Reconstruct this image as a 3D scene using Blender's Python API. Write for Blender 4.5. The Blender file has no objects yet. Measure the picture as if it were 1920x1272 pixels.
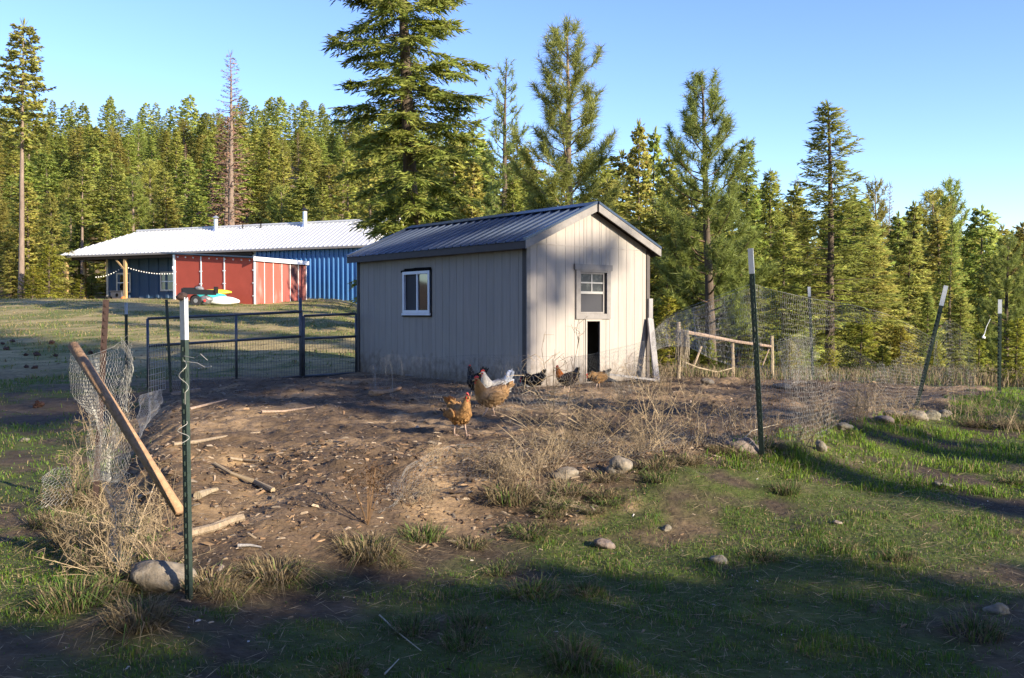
import bpy, math, random
import numpy as np
from mathutils import Vector, Matrix

# ------------------------------------------------------------------ camera, sky, sun, exposure
SC = bpy.context.scene
COL = SC.collection
CAMZ = 1.62
FPX = 1750.0                      # focal length in pixels of a 1920 wide frame
PITCH = math.atan((636 - 591) / FPX)
cam_d = bpy.data.cameras.new("camera")
cam_d.sensor_width = 36.0
cam_d.lens = FPX / 1920 * 36.0
cam_d.clip_start = 0.05
cam_d.clip_end = 3000
cam = bpy.data.objects.new("camera", cam_d)
COL.objects.link(cam)
cam.location = (0, 0, CAMZ)
cam.rotation_euler = (math.pi / 2 - PITCH, 0, 0)
SC.camera = cam

SUN_EL = math.radians(19.0)
SUN_TH = math.radians(38.0)       # towards the sun: (cos, -sin) = right and a little behind the camera
sun_vec = Vector((math.cos(SUN_EL) * math.cos(SUN_TH), -math.cos(SUN_EL) * math.sin(SUN_TH), math.sin(SUN_EL)))
W = bpy.data.worlds.new("World")
SC.world = W
W.use_nodes = True
nt = W.node_tree
bg = nt.nodes["Background"]
sky = nt.nodes.new("ShaderNodeTexSky")
sky.sky_type = 'NISHITA'
sky.sun_disc = False
sky.sun_elevation = SUN_EL
sky.sun_rotation = math.radians(90) + SUN_TH
sky.altitude = 700
sky.air_density = 1.0
sky.dust_density = 0.25
sky.ozone_density = 3.0
hsv = nt.nodes.new("ShaderNodeHueSaturation")          # the camera's colour rendering of the whole sky
hsv.inputs["Saturation"].default_value = 1.12
hsv.inputs["Hue"].default_value = 0.52
nt.links.new(sky.outputs[0], hsv.inputs["Color"])
nt.links.new(hsv.outputs[0], bg.inputs[0])
bg.inputs[1].default_value = 0.15
sun_d = bpy.data.lights.new("sun", 'SUN')
sun_d.energy = 5.0
sun_d.angle = math.radians(0.55)
sun_d.color = (1.0, 0.88, 0.70)
sun = bpy.data.objects.new("sun", sun_d)
COL.objects.link(sun)
sun.rotation_euler = (-sun_vec).to_track_quat('-Z', 'Y').to_euler()
SC.view_settings.view_transform = 'Standard'
SC.view_settings.look = 'None'
SC.view_settings.gamma = 1
SC.view_settings.exposure = 1.25
SC.render.engine = 'CYCLES'
cy = SC.cycles
cy.use_denoising = True
cy.denoiser = 'OPENIMAGEDENOISE'
cy.max_bounces = 6
cy.diffuse_bounces = 3
cy.glossy_bounces = 3
cy.transmission_bounces = 4
cy.transparent_max_bounces = 6
cy.use_adaptive_sampling = True
cy.adaptive_threshold = 0.015
cy.sample_clamp_indirect = 6.0

# ------------------------------------------------------------------ small maths
RNG = np.random.default_rng(11)
random.seed(5)
CP, SP = math.cos(PITCH), math.sin(PITCH)

def ray(u, v):
    a, b = (u - 960) / FPX, -(v - 636) / FPX
    d = np.array([a, CP + b * SP, -SP + b * CP])
    return d / d[1]

def at(u, v, Y):
    """the point of the place seen at photo position (u, v), Y metres in front of the camera"""
    d = ray(u, v) * Y
    return np.array([d[0], d[1], d[2] + CAMZ])

def sstep(a, b, x):
    t = np.clip((x - a) / (b - a), 0, 1)
    return t * t * (3 - 2 * t)

def hash2(ix, iy, seed):
    n = (ix.astype(np.int64) * 374761393 + iy.astype(np.int64) * 668265263 + seed * 982451653) & 0x7fffffff
    n = ((n ^ (n >> 13)) * 1274126177) & 0x7fffffff
    n = (n ^ (n >> 16)) & 0xffffff
    return n / float(0xffffff)

def vnoise(x, y, seed=0):
    ix, iy = np.floor(x), np.floor(y)
    fx, fy = x - ix, y - iy
    fx, fy = fx * fx * (3 - 2 * fx), fy * fy * (3 - 2 * fy)
    a, b = hash2(ix, iy, seed), hash2(ix + 1, iy, seed)
    c, d = hash2(ix, iy + 1, seed), hash2(ix + 1, iy + 1, seed)
    return (a * (1 - fx) + b * fx) * (1 - fy) + (c * (1 - fx) + d * fx) * fy

def fbm(x, y, seed=0, oct=4):
    s, a, t = 0.0, 1.0, 0.0
    for k in range(oct):
        s = s + a * vnoise(x * 2 ** k + 17 * k, y * 2 ** k - 9 * k, seed + k)
        t += a
        a *= 0.5
    return s / t

# ------------------------------------------------------------------ mesh collecting
class MB:
    def __init__(s):
        s.v, s.f, s.c, s.n = [], [], [], 0     # f: list of int arrays (m, k)
        s.nv, s.has_n = [], False              # leaf normals, where given

    def add(s, verts, faces, col=None, nrm=None):
        verts = np.asarray(verts, float).reshape(-1, 3)
        s.nv.append(np.zeros((len(verts), 3)) if nrm is None else nrm)
        s.has_n |= nrm is not None
        if not isinstance(faces, (list, tuple)) or (len(faces) and np.isscalar(faces[0])):
            faces = [np.asarray(faces)]
        groups = {}
        for f in faces:
            f = np.asarray(f)
            if f.ndim == 1:
                groups.setdefault(len(f), []).append(f[None])
            else:
                groups.setdefault(f.shape[1], []).append(f)
        for g in groups.values():
            s.f.append(np.concatenate(g) + s.n)
        s.v.append(verts)
        if col is None:
            col = (1, 1, 1)
        col = np.asarray(col, float)
        s.c.append(np.broadcast_to(col, (len(verts), 3)))
        s.n += len(verts)
        return s

    def hexa(s, p, col=None):                    # 8 corners: bottom ring 0-3, top ring 4-7
        return s.add(p, [(0, 3, 2, 1), (4, 5, 6, 7), (0, 1, 5, 4), (1, 2, 6, 5), (2, 3, 7, 6), (3, 0, 4, 7)], col)

    def box(s, x0, x1, y0, y1, z0, z1, col=None):
        return s.hexa([(x0, y0, z0), (x1, y0, z0), (x1, y1, z0), (x0, y1, z0), (x0, y0, z1), (x1, y0, z1), (x1, y1, z1), (x0, y1, z1)], col)

    def fbox(s, o, a, b, c, col=None):           # origin and three edge vectors
        o, a, b, c = (np.asarray(q, float) for q in (o, a, b, c))
        return s.hexa([o, o + a, o + a + b, o + b, o + c, o + a + c, o + a + b + c, o + b + c], col)

    def beam(s, p0, p1, w, h, up=(0, 0, 1), col=None):
        p0, p1 = np.asarray(p0, float), np.asarray(p1, float)
        d = p1 - p0
        d /= np.linalg.norm(d)
        sd = np.cross(d, up)
        sd /= np.linalg.norm(sd)
        u = np.cross(sd, d)
        return s.fbox(p0 - sd * w / 2 - u * h / 2, sd * w, p1 - p0, u * h, col)

    def tube(s, pts, rad, n=6, col=None, cap=True, jit=0.0):
        pts = np.asarray(pts, float)
        m = len(pts)
        rad = np.broadcast_to(np.asarray(rad, float), (m,))
        tg = np.gradient(pts, axis=0)
        tg /= np.linalg.norm(tg, axis=1)[:, None] + 1e-9
        ref = np.array([0.31, 0.2, 0.93]) if abs(tg[0][2]) < 0.9 else np.array([1.0, 0.1, 0])
        a = np.cross(tg, ref)
        a /= np.linalg.norm(a, axis=1)[:, None] + 1e-9
        b = np.cross(tg, a)
        th = np.arange(n) * 2 * math.pi / n
        r = rad[:, None] * (1 + (RNG.uniform(-jit, jit, (m, n)) if jit else 0))
        v = pts[:, None] + a[:, None] * (np.cos(th)[None, :] * r)[..., None] + b[:, None] * (np.sin(th)[None, :] * r)[..., None]
        i = np.arange(m - 1)[:, None] * n
        j = np.arange(n)[None]
        k = (j + 1) % n
        q = np.stack([i + j, i + k, i + n + k, i + n + j], -1).reshape(-1, 4)
        fs = [q]
        if cap and n > 2:
            fs += [np.arange(n)[::-1], np.arange(n) + (m - 1) * n]
        return s.add(v.reshape(-1, 3), fs, col)

    def blob(s, c, r, seed=0, sub=2, rough=0.2, col=None, flat=1.0):
        v, f = ico(sub)
        n = np.zeros(len(v))
        for k, fr in enumerate((1.1, 2.3, 5.0)):
            n += (np.sin(v[:, 0] * fr * 2 + seed * 1.7) * np.sin(v[:, 1] * fr * 2.2 + seed * 2.9) + np.sin(v[:, 2] * fr * 1.9 + seed + v[:, 0] * fr)) * (0.6 ** k)
        p = v * (1 + rough * n[:, None] * 0.35) * np.asarray(r)
        return s.add(p + np.asarray(c), [f], col)

    def cards(s, o, d, l, w, side, col=None, tip=0.5, nrm=None):
        """narrow leaf-like diamonds: origin, direction, length, half width, side vector"""
        l, w = np.asarray(l)[:, None], np.asarray(w)[:, None]
        if nrm is not None:                     # front side of each leaf looks out of the crown
            g = np.sum(np.cross(side, d) * nrm, 1, keepdims=True)
            side = np.where(g > 0, side, -side)
        v = np.stack([o, o + d * l * tip + side * w, o + d * l, o + d * l * tip - side * w], 1)
        f = np.arange(len(o) * 4).reshape(-1, 4)
        if col is not None:
            col = np.repeat(np.asarray(col), 4, axis=0) if np.ndim(col) == 2 else col
        return s.add(v.reshape(-1, 3), [f], col, None if nrm is None else np.repeat(nrm, 4, axis=0))

    def needles(s, o, d, l, w, side, col=None):
        l, w = np.asarray(l)[:, None], np.asarray(w)[:, None]
        v = np.stack([o + side * w, o - side * w, o + d * l], 1)
        if col is not None:
            col = np.repeat(np.asarray(col), 3, axis=0) if np.ndim(col) == 2 else col
        return s.add(v.reshape(-1, 3), [np.arange(len(o) * 3).reshape(-1, 3)], col)

    def blades(s, o, lean, l, w, col=None):
        """curved grass blades: origin, horizontal lean vector (its length = how far the tip leans), length, half width"""
        n = len(o)
        th = RNG.uniform(0, 2 * math.pi, n)
        sd = np.stack([np.cos(th), np.sin(th), np.zeros(n)], 1) * np.asarray(w)[:, None]
        L = np.asarray(l)[:, None]
        up = np.array([0, 0, 1.0])
        m = o + up * L * 0.58 + lean * L * 0.3
        t = o + up * L * (0.95 - 0.35 * np.minimum(1.4, np.linalg.norm(lean, axis=1))[:, None]) + lean * L
        v = np.stack([o - sd, o + sd, m + sd * 0.75, m - sd * 0.75, t], 1).reshape(-1, 3)
        b = np.arange(n)[:, None] * 5
        if col is not None:
            col = np.repeat(np.asarray(col), 5, axis=0) if np.ndim(col) == 2 else col
        return s.add(v, [b + np.array([0, 1, 2, 3]), b + np.array([3, 2, 4])], col)

    def mesh(s, name, mat, smooth=False):
        me = bpy.data.meshes.new(name)
        v = np.concatenate(s.v)
        loops = np.concatenate([f.reshape(-1) for f in s.f]).astype(np.int32)
        tot = np.concatenate([np.full(len(f), f.shape[1]) for f in s.f]).astype(np.int32)
        st = np.concatenate([[0], np.cumsum(tot)[:-1]]).astype(np.int32)
        me.vertices.add(len(v))
        me.vertices.foreach_set("co", v.astype(np.float32).ravel())
        me.loops.add(len(loops))
        me.loops.foreach_set("vertex_index", loops)
        me.polygons.add(len(tot))
        me.polygons.foreach_set("loop_start", st)
        me.polygons.foreach_set("loop_total", tot)
        me.polygons.foreach_set("use_smooth", np.full(len(tot), bool(smooth or s.has_n)))
        me.update(calc_edges=True)
        if s.has_n:
            me.normals_split_custom_set_from_vertices(np.concatenate(s.nv).tolist())
        at_ = me.attributes.new("Col", 'FLOAT_COLOR', 'POINT')
        c = np.concatenate(s.c)
        at_.data.foreach_set("color", np.concatenate([c, np.ones((len(c), 1))], 1).astype(np.float32).ravel())
        me.materials.append(mat)
        return me

    def build(s, name, mat, parent=None, smooth=False, loc=None):
        o = bpy.data.objects.new(name, s.mesh(name, mat, smooth))
        COL.objects.link(o)
        if parent is not None:
            o.parent = parent
            if loc is None:
                r = parent
                off = Vector((0, 0, 0))
                while r is not None:
                    off += r.location
                    r = r.parent
                o.location = -off              # the geometry is in place coordinates
        if loc is not None:
            o.location = loc
        return o

_ico = {}
def ico(sub):
    if sub not in _ico:
        import bmesh
        bm = bmesh.new()
        bmesh.ops.create_icosphere(bm, subdivisions=sub, radius=1)
        _ico[sub] = (np.array([q.co[:] for q in bm.verts]), np.array([[q.index for q in f.verts] for f in bm.faces]))
        bm.free()
    return _ico[sub]

def tag(o, label=None, cat=None, group=None, kind=None):
    for k, val in (("label", label), ("category", cat), ("group", group), ("kind", kind)):
        if val:
            o[k] = val
    return o

def thing(name, label, cat, loc=(0, 0, 0), rz=0.0, group=None):
    o = bpy.data.objects.new(name, None)
    COL.objects.link(o)
    o.location = loc
    o.rotation_euler = (0, 0, rz)
    o.empty_display_size = 0.1
    return tag(o, label, cat, group)

def copy_tree(o, parent=None):
    c = o.copy()
    COL.objects.link(c)
    c.parent = parent
    for ch in list(o.children):
        copy_tree(ch, c)
    return c

# ------------------------------------------------------------------ materials
def mat(name, col=(0.5, 0.5, 0.5), rough=0.8, metal=0.0, spec=0.5, attr=False, var=0.0, scale=6.0, stretch=(1, 1, 1), bump=0.0, bscale=40.0,
        trans=0.0, rnd=0.0, col2=None, c2scale=3.0, c2lo=0.5, c2hi=0.7, noise_detail=5):
    m = bpy.data.materials.new(name)
    m.use_nodes = True
    t = m.node_tree
    N, L = t.nodes, t.links
    bs = N["Principled BSDF"]
    bs.inputs["Roughness"].default_value = rough
    bs.inputs["Metallic"].default_value = metal
    bs.inputs["Specular IOR Level"].default_value = spec
    rgb = N.new("ShaderNodeRGB")
    rgb.outputs[0].default_value = (*col, 1)
    out = rgb.outputs[0]
    tc = N.new("ShaderNodeTexCoord")
    mp = N.new("ShaderNodeMapping")
    mp.inputs["Scale"].default_value = stretch
    L.new(tc.outputs["Object"], mp.inputs[0])

    def mix(kind, a, b, fac):
        x = N.new("ShaderNodeMix")
        x.data_type = 'RGBA'
        x.blend_type = kind
        for sock, val in ((x.inputs[0], fac), (x.inputs[6], a), (x.inputs[7], b)):
            if hasattr(val, "links"):
                L.new(val, sock)
            else:
                sock.default_value = val
        return x.outputs[2]
    if attr:
        an = N.new("ShaderNodeAttribute")
        an.attribute_name = "Col"
        out = mix('MULTIPLY', out, an.outputs[0], 1.0)
    if col2 is not None:
        nz = N.new("ShaderNodeTexNoise")
        nz.inputs["Scale"].default_value = c2scale
        nz.inputs["Detail"].default_value = noise_detail
        L.new(mp.outputs[0], nz.inputs["Vector"])
        mr = N.new("ShaderNodeMapRange")
        mr.inputs[1].default_value, mr.inputs[2].default_value = c2lo, c2hi
        L.new(nz.outputs[0], mr.inputs[0])
        out = mix('MIX', out, (*col2, 1), mr.outputs[0])
    if var:
        nz = N.new("ShaderNodeTexNoise")
        nz.inputs["Scale"].default_value = scale
        nz.inputs["Detail"].default_value = noise_detail
        nz.inputs["Roughness"].default_value = 0.65
        L.new(mp.outputs[0], nz.inputs["Vector"])
        mr = N.new("ShaderNodeMapRange")
        mr.inputs[1].default_value, mr.inputs[2].default_value = 0.25, 0.75
        mr.inputs[3].default_value, mr.inputs[4].default_value = 1 - var, 1 + var
        L.new(nz.outputs[0], mr.inputs[0])
        out = mix('MULTIPLY', out, mr.outputs[0], 1.0)
    if rnd:
        oi = N.new("ShaderNodeObjectInfo")
        hs = N.new("ShaderNodeHueSaturation")
        r1 = N.new("ShaderNodeMapRange")
        r1.inputs[3].default_value, r1.inputs[4].default_value = 0.5 - rnd * 0.11, 0.5 + rnd * 0.09
        L.new(oi.outputs["Random"], r1.inputs[0])
        L.new(r1.outputs[0], hs.inputs["Hue"])
        ml = N.new("ShaderNodeMath")
        ml.operation = 'MULTIPLY'
        ml.inputs[1].default_value = 7.31
        fr = N.new("ShaderNodeMath")
        fr.operation = 'FRACT'
        L.new(oi.outputs["Random"], ml.inputs[0])
        L.new(ml.outputs[0], fr.inputs[0])
        r2 = N.new("ShaderNodeMapRange")
        r2.inputs[3].default_value, r2.inputs[4].default_value = 1 - rnd * 0.55, 1 + rnd * 0.4
        L.new(fr.outputs[0], r2.inputs[0])
        L.new(r2.outputs[0], hs.inputs["Value"])
        L.new(out, hs.inputs["Color"])
        out = hs.outputs[0]
    L.new(out, bs.inputs["Base Color"])
    if bump:
        nz = N.new("ShaderNodeTexNoise")
        nz.inputs["Scale"].default_value = bscale
        nz.inputs["Detail"].default_value = 6
        L.new(mp.outputs[0], nz.inputs["Vector"])
        bp = N.new("ShaderNodeBump")
        bp.inputs["Strength"].default_value = bump
        bp.inputs["Distance"].default_value = 0.02
        L.new(nz.outputs[0], bp.inputs["Height"])
        L.new(bp.outputs[0], bs.inputs["Normal"])
    if trans:
        tr = N.new("ShaderNodeBsdfTranslucent")
        L.new(out, tr.inputs[0])
        ms = N.new("ShaderNodeMixShader")
        ms.inputs[0].default_value = trans
        L.new(bs.outputs[0], ms.inputs[1])
        L.new(tr.outputs[0], ms.inputs[2])
        L.new(ms.outputs[0], N["Material Output"].inputs[0])
    return m

M = dict(
    ground=mat("ground_soil", (1, 1, 1), 0.95, spec=0.15, attr=True, var=0.45, scale=9.0, bump=0.9, bscale=22.0),
    grass=mat("grass_blades", (1, 1, 1), 0.6, spec=0.25, attr=True, trans=0.35),
    straw=mat("dry_straw", (1, 1, 1), 0.75, spec=0.2, attr=True, trans=0.2),
    chips=mat("wood_chips", (1, 1, 1), 0.85, spec=0.2, attr=True),
    fir=mat("fir_needles", (0.225, 0.255, 0.052), 0.6, spec=0.2, attr=True, trans=0.45, rnd=0.25),
    firfar=mat("far_conifer_needles", (0.33, 0.345, 0.08), 0.65, spec=0.15, attr=True, trans=0.45, rnd=0.3),
    sapling=mat("sapling_needles", (0.27, 0.27, 0.035), 0.6, spec=0.2, attr=True, trans=0.45, rnd=0.25),
    pine=mat("pine_needles", (0.26, 0.3, 0.075), 0.5, spec=0.3, attr=True, trans=0.4, rnd=0.2),
    deadneedle=mat("dead_needles", (0.24, 0.145, 0.095), 0.8, spec=0.1, attr=True),
    bark=mat("bark", (0.105, 0.08, 0.06), 0.9, spec=0.1, var=0.55, scale=7, stretch=(1, 1, 0.25), bump=0.8, bscale=14, attr=True),
    palebark=mat("weathered_bark", (0.2, 0.15, 0.115), 0.9, spec=0.1, var=0.35, scale=6, stretch=(1, 1, 0.3), bump=0.5, bscale=12, attr=True),
    twig=mat("dead_twig", (0.32, 0.245, 0.155), 0.85, spec=0.1, attr=True),
    siding=mat("grey_siding", (0.325, 0.292, 0.257), 0.8, spec=0.2, var=0.1, scale=3, stretch=(6, 6, 0.5), rnd=0.06),
    trim=mat("dark_trim", (0.075, 0.063, 0.056), 0.7, spec=0.3, var=0.18, scale=8),
    greytrim=mat("grey_window_trim", (0.205, 0.188, 0.172), 0.75, spec=0.3, var=0.2, scale=10),
    darkroof=mat("charcoal_roof_metal", (0.028, 0.044, 0.075), 0.34, metal=0.1, spec=0.5, var=0.25, scale=2.0),
    whiteroof=mat("white_roof_metal", (0.5, 0.5, 0.49), 0.45, spec=0.5, var=0.05, scale=0.6),
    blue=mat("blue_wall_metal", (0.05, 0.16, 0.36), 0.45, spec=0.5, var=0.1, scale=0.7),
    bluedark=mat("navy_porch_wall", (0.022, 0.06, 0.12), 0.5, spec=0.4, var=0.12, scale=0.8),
    red=mat("red_panel", (0.40, 0.078, 0.05), 0.8, spec=0.2, var=0.1, scale=1.5),
    redworn=mat("worn_red_panel", (0.37, 0.095, 0.07), 0.85, spec=0.2, var=0.15, scale=1.5, stretch=(1, 1, 0.25), col2=(0.42, 0.25, 0.22), c2scale=2.2, c2lo=0.56, c2hi=0.75),
    redpatchy=mat("patchy_red_panel", (0.34, 0.09, 0.07), 0.85, spec=0.2, var=0.15, scale=1.5, stretch=(1, 1, 0.22), col2=(0.1, 0.055, 0.05), c2scale=1.7, c2lo=0.42, c2hi=0.62),  # red with uneven darker brown patches
    white=mat("white_paint", (0.78, 0.78, 0.76), 0.5, spec=0.4, var=0.05, scale=8),
    cream=mat("cream_trim", (0.6, 0.55, 0.45), 0.6, var=0.08),
    vinyl=mat("white_vinyl", (0.66, 0.68, 0.72), 0.4, spec=0.5, var=0.06, scale=9),
    bar=mat("dull_bar_paint", (0.3, 0.29, 0.27), 0.6, var=0.1),
    glass=mat("window_glass", (0.012, 0.014, 0.016), 0.04, spec=0.9),
    dullglass=mat("dusty_glass", (0.03, 0.033, 0.033), 0.5, spec=0.3, col2=(0.10, 0.11, 0.10), c2scale=14, c2lo=0.5, c2hi=0.8),
    screen=mat("insect_screen", (0.035, 0.035, 0.04), 0.7, spec=0.3),
    black=mat("black_gap", (0.008, 0.008, 0.008), 0.9, spec=0.1),
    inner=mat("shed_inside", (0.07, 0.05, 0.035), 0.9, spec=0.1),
    tpost=mat("green_post_paint", (0.018, 0.032, 0.024), 0.45, spec=0.5, var=0.35, scale=25),
    tip=mat("white_post_tip", (0.42, 0.45, 0.48), 0.5, spec=0.4, var=0.12, scale=30),
    rust=mat("rusty_post", (0.05, 0.03, 0.026), 0.8, spec=0.3, var=0.4, scale=25),
    galv=mat("galvanised_wire", (0.36, 0.345, 0.31), 0.5, metal=0.2, spec=0.5, attr=True),
    gate=mat("gate_tube", (0.075, 0.082, 0.095), 0.45, metal=0.3, spec=0.5, var=0.25, scale=9),
    gatewire=mat("gate_wire", (0.1, 0.1, 0.105), 0.5, metal=0.3),
    wood=mat("weathered_wood", (0.29, 0.22, 0.155), 0.85, spec=0.15, var=0.35, scale=14, stretch=(3, 3, 1), bump=0.4, bscale=30, rnd=0.2),
    polewood=mat("peeled_pole", (0.34, 0.21, 0.12), 0.8, spec=0.2, var=0.35, scale=30, bump=0.35, bscale=50),
    plank=mat("grey_plank", (0.26, 0.245, 0.24), 0.85, spec=0.2, var=0.3, scale=8, stretch=(4, 4, 0.6), bump=0.4, bscale=24),
    postwood=mat("porch_post_wood", (0.4, 0.27, 0.13), 0.75, spec=0.2, var=0.18, scale=6, stretch=(3, 3, 0.5)),
    rock=mat("granite", (0.19, 0.16, 0.12), 0.9, spec=0.2, var=0.5, scale=13, bump=0.7, bscale=30, col2=(0.15, 0.14, 0.12), c2scale=34, c2lo=0.55, c2hi=0.66, rnd=0.3),
    cone=mat("pine_cone", (0.07, 0.032, 0.018), 0.8, attr=True),
    steel=mat("bright_flue", (0.6, 0.6, 0.6), 0.35, metal=0.7),
    machine=mat("black_machine", (0.012, 0.012, 0.013), 0.5, spec=0.5),
    engine=mat("grey_engine", (0.22, 0.22, 0.22), 0.5, metal=0.3, var=0.4, scale=20),
    tyre=mat("tyre_rubber", (0.015, 0.015, 0.016), 0.8),
    turq=mat("turquoise_plastic", (0.05, 0.5, 0.42), 0.4, spec=0.5, var=0.06),
    yellow=mat("yellow_plastic", (0.75, 0.55, 0.04), 0.4, spec=0.5),
    orange=mat("orange_plastic", (0.7, 0.2, 0.04), 0.5),
    bulb=mat("string_bulb", (0.85, 0.83, 0.75), 0.3, spec=0.5),
    twine=mat("pale_twine", (0.42, 0.36, 0.26), 0.85, attr=True),
    redflesh=mat("red_comb", (0.55, 0.025, 0.02), 0.5, spec=0.4),
    shank=mat("pink_shank", (0.36, 0.25, 0.19), 0.6),
    beak=mat("horn_beak", (0.5, 0.33, 0.12), 0.5),
    eye=mat("dark_eye", (0.02, 0.01, 0.005), 0.15, spec=0.8),
    feather=mat("feathers", (1, 1, 1), 0.75, spec=0.2, attr=True, var=0.28, scale=38, bump=0.5, bscale=60, trans=0.08),
    cloth=mat("white_rag", (0.75, 0.75, 0.74), 0.85),
    plastic_grey=mat("grey_box_plastic", (0.09, 0.09, 0.1), 0.6),
)

def splash(m, z0, col=(0.11, 0.078, 0.05)):
    """mud splash of its own ragged shape along the foot of a wall"""
    t = m.node_tree
    N, L = t.nodes, t.links
    bs = N["Principled BSDF"]
    src = bs.inputs["Base Color"].links[0].from_socket
    tc = N.new("ShaderNodeTexCoord")
    sx = N.new("ShaderNodeSeparateXYZ")
    L.new(tc.outputs["Object"], sx.inputs[0])
    nz = N.new("ShaderNodeTexNoise")
    nz.inputs["Scale"].default_value = 9
    nz.inputs["Detail"].default_value = 8
    L.new(tc.outputs["Object"], nz.inputs["Vector"])
    ad = N.new("ShaderNodeMath")
    ad.operation = 'MULTIPLY_ADD'
    L.new(nz.outputs[0], ad.inputs[0])
    ad.inputs[1].default_value = 0.9
    L.new(sx.outputs[2], ad.inputs[2])
    mr = N.new("ShaderNodeMapRange")
    mr.inputs[1].default_value, mr.inputs[2].default_value = z0 + 0.42, z0 + 0.85
    mr.inputs[3].default_value, mr.inputs[4].default_value = 0.75, 0.0
    L.new(ad.outputs[0], mr.inputs[0])
    x = N.new("ShaderNodeMix")
    x.data_type = 'RGBA'
    L.new(mr.outputs[0], x.inputs[0])
    L.new(src, x.inputs[6])
    x.inputs[7].default_value = (*col, 1)
    L.new(x.outputs[2], bs.inputs["Base Color"])
splash(M["siding"], CAMZ - 1.095)
# ------------------------------------------------------------------ terrain
PEN = np.array([(-1.75, 4.85), (1.99, 7.75), (5.1, 11.5), (6.9, 13.3), (7.6, 15.2), (3.6, 16.6), (1.5, 19.5), (-3.0, 19.0), (-6.9, 17.3), (-5.7, 15.3), (-3.2, 7.1)])

def pen_sd(x, y):
    """signed distance to the pen outline, positive inside"""
    d = np.full(np.shape(x), 1e9)
    ins = np.zeros(np.shape(x), bool)
    n = len(PEN)
    for i in range(n):
        ax, ay = PEN[i]
        bx, by = PEN[(i + 1) % n]
        ex, ey = bx - ax, by - ay
        t = np.clip(((x - ax) * ex + (y - ay) * ey) / (ex * ex + ey * ey), 0, 1)
        d = np.minimum(d, np.hypot(x - ax - t * ex, y - ay - t * ey))
        c = ((ay > y) != (by > y)) & (x < ex * (y - ay) / (ey if abs(ey) > 1e-9 else 1e-9) + ax)
        ins ^= c
    return np.where(ins, d, -d)

def softp(x, k=1.5):
    return k * np.logaddexp(0, x / k)

SHED_C = np.array([0.227, 14.2])
E1 = np.array([-0.641, 0.767])
E2 = np.array([0.767, 0.641])
SHED_Z = CAMZ - 1.095
DIGS = [(-2.3, 7.65, 0.3, 0.12), (-1.15, 7.0, 0.42, 0.09), (-0.5, 9.5, 0.4, 0.06), (-1.7, 10.5, 0.5, 0.06), (-2.9, 9.3, 0.45, 0.06)]

def height(x, y):
    x, y = np.asarray(x, float), np.asarray(y, float)
    yy = np.maximum(y, 0.0)
    left = -1.58 + 0.0155 * yy + 0.050 * softp(yy - 17, 2.5)
    left = np.where(y > 40, np.minimum(left, 0.78 + 0.012 * (yy - 46)), left)
    right = -1.75 + 0.045 * yy - 0.075 * softp(yy - 13, 1.0) - 0.13 * softp(yy - 29, 3.0) + 0.16 * softp(yy - 75, 5)
    az = x / np.maximum(y, 6.0)
    w = sstep(-0.20, 0.06, az)
    w = np.where(y < 14, sstep(-0.36, -0.1, az) * (1 - sstep(8, 14, y)) + w * sstep(8, 14, y), w)
    z = left * (1 - w) + right * w
    hill = (1 - sstep(-0.16, 0.26, az)) * 0.255 * softp(yy - 78, 4) + sstep(-0.12, 0.2, az) * (1 - sstep(0.25, 0.5, az)) * 0.08 * softp(yy - 60, 4)
    hill = np.minimum(hill, 41 + 0.01 * yy)
    z = z + hill
    sd = pen_sd(x, y)
    wob = (fbm(x * 1.3, y * 1.3, 3, 3) - 0.5) * 0.5
    side = (1 - sstep(-2.6, -1.6, x)) * (1 - sstep(12, 15, y))
    rt = sstep(-0.6, 1.6, x)
    m = sstep(-0.12, 0.55, sd + wob * 0.6) * side + sstep(-0.3 - 0.7 * rt, 1.9 - 1.5 * rt, sd + wob * (0.9 - 0.6 * rt)) * (1 - side)
    top = np.maximum(z, -1.12 + 0.05 * (fbm(x * 0.7, y * 0.7, 8, 2) - 0.5))
    z = z * (1 - m) + top * m
    q1 = (x - SHED_C[0]) * E1[0] + (y - SHED_C[1]) * E1[1]
    q2 = (x - SHED_C[0]) * E2[0] + (y - SHED_C[1]) * E2[1]
    f = sstep(-0.7, 0.0, q1) * (1 - sstep(5, 5.9, q1)) * sstep(-0.7, 0.0, q2) * (1 - sstep(2.7, 3.5, q2))
    z = z * (1 - f) + (-1.10) * f
    near = 1 - sstep(22, 40, np.hypot(x, y))
    z = z + near * (0.05 * (fbm(x * 2.2, y * 2.2, 21, 4) - 0.5) + 0.09 * (fbm(x * 0.45, y * 0.45, 22, 2) - 0.5) * (1 - f))
    z = z + m * (1 - f) * near * (0.10 * (fbm(x * 4.5, y * 4.5, 31, 4) - 0.5) + 0.05 * (fbm(x * 14, y * 14, 35, 2) - 0.5))
    for dx, dy, r, dep in DIGS:
        z = z - dep * np.exp(-(((x - dx) / (r * 1.2)) ** 2 + ((y - dy) / (r * 0.8)) ** 2))
    far = sstep(25, 60, np.hypot(x, y))
    z = z + far * 0.8 * (fbm(x * 0.09, y * 0.09, 41, 3) - 0.5)
    return z + CAMZ

def hz(x, y):
    return float(height(np.array([x]), np.array([y]))[0])

def on_ground(u, v, y0=3.0, y1=80.0):
    """the ground point seen at photo position (u, v)"""
    ys = np.concatenate([np.arange(y0, 20, 0.02), np.arange(20, y1, 0.2)])
    d = ray(u, v)
    zz = CAMZ + d[2] * ys - height(d[0] * ys, ys)
    i = int(np.argmax(zz < 0))
    y = ys[i]
    return np.array([d[0] * y, y, hz(d[0] * y, y)])

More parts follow.
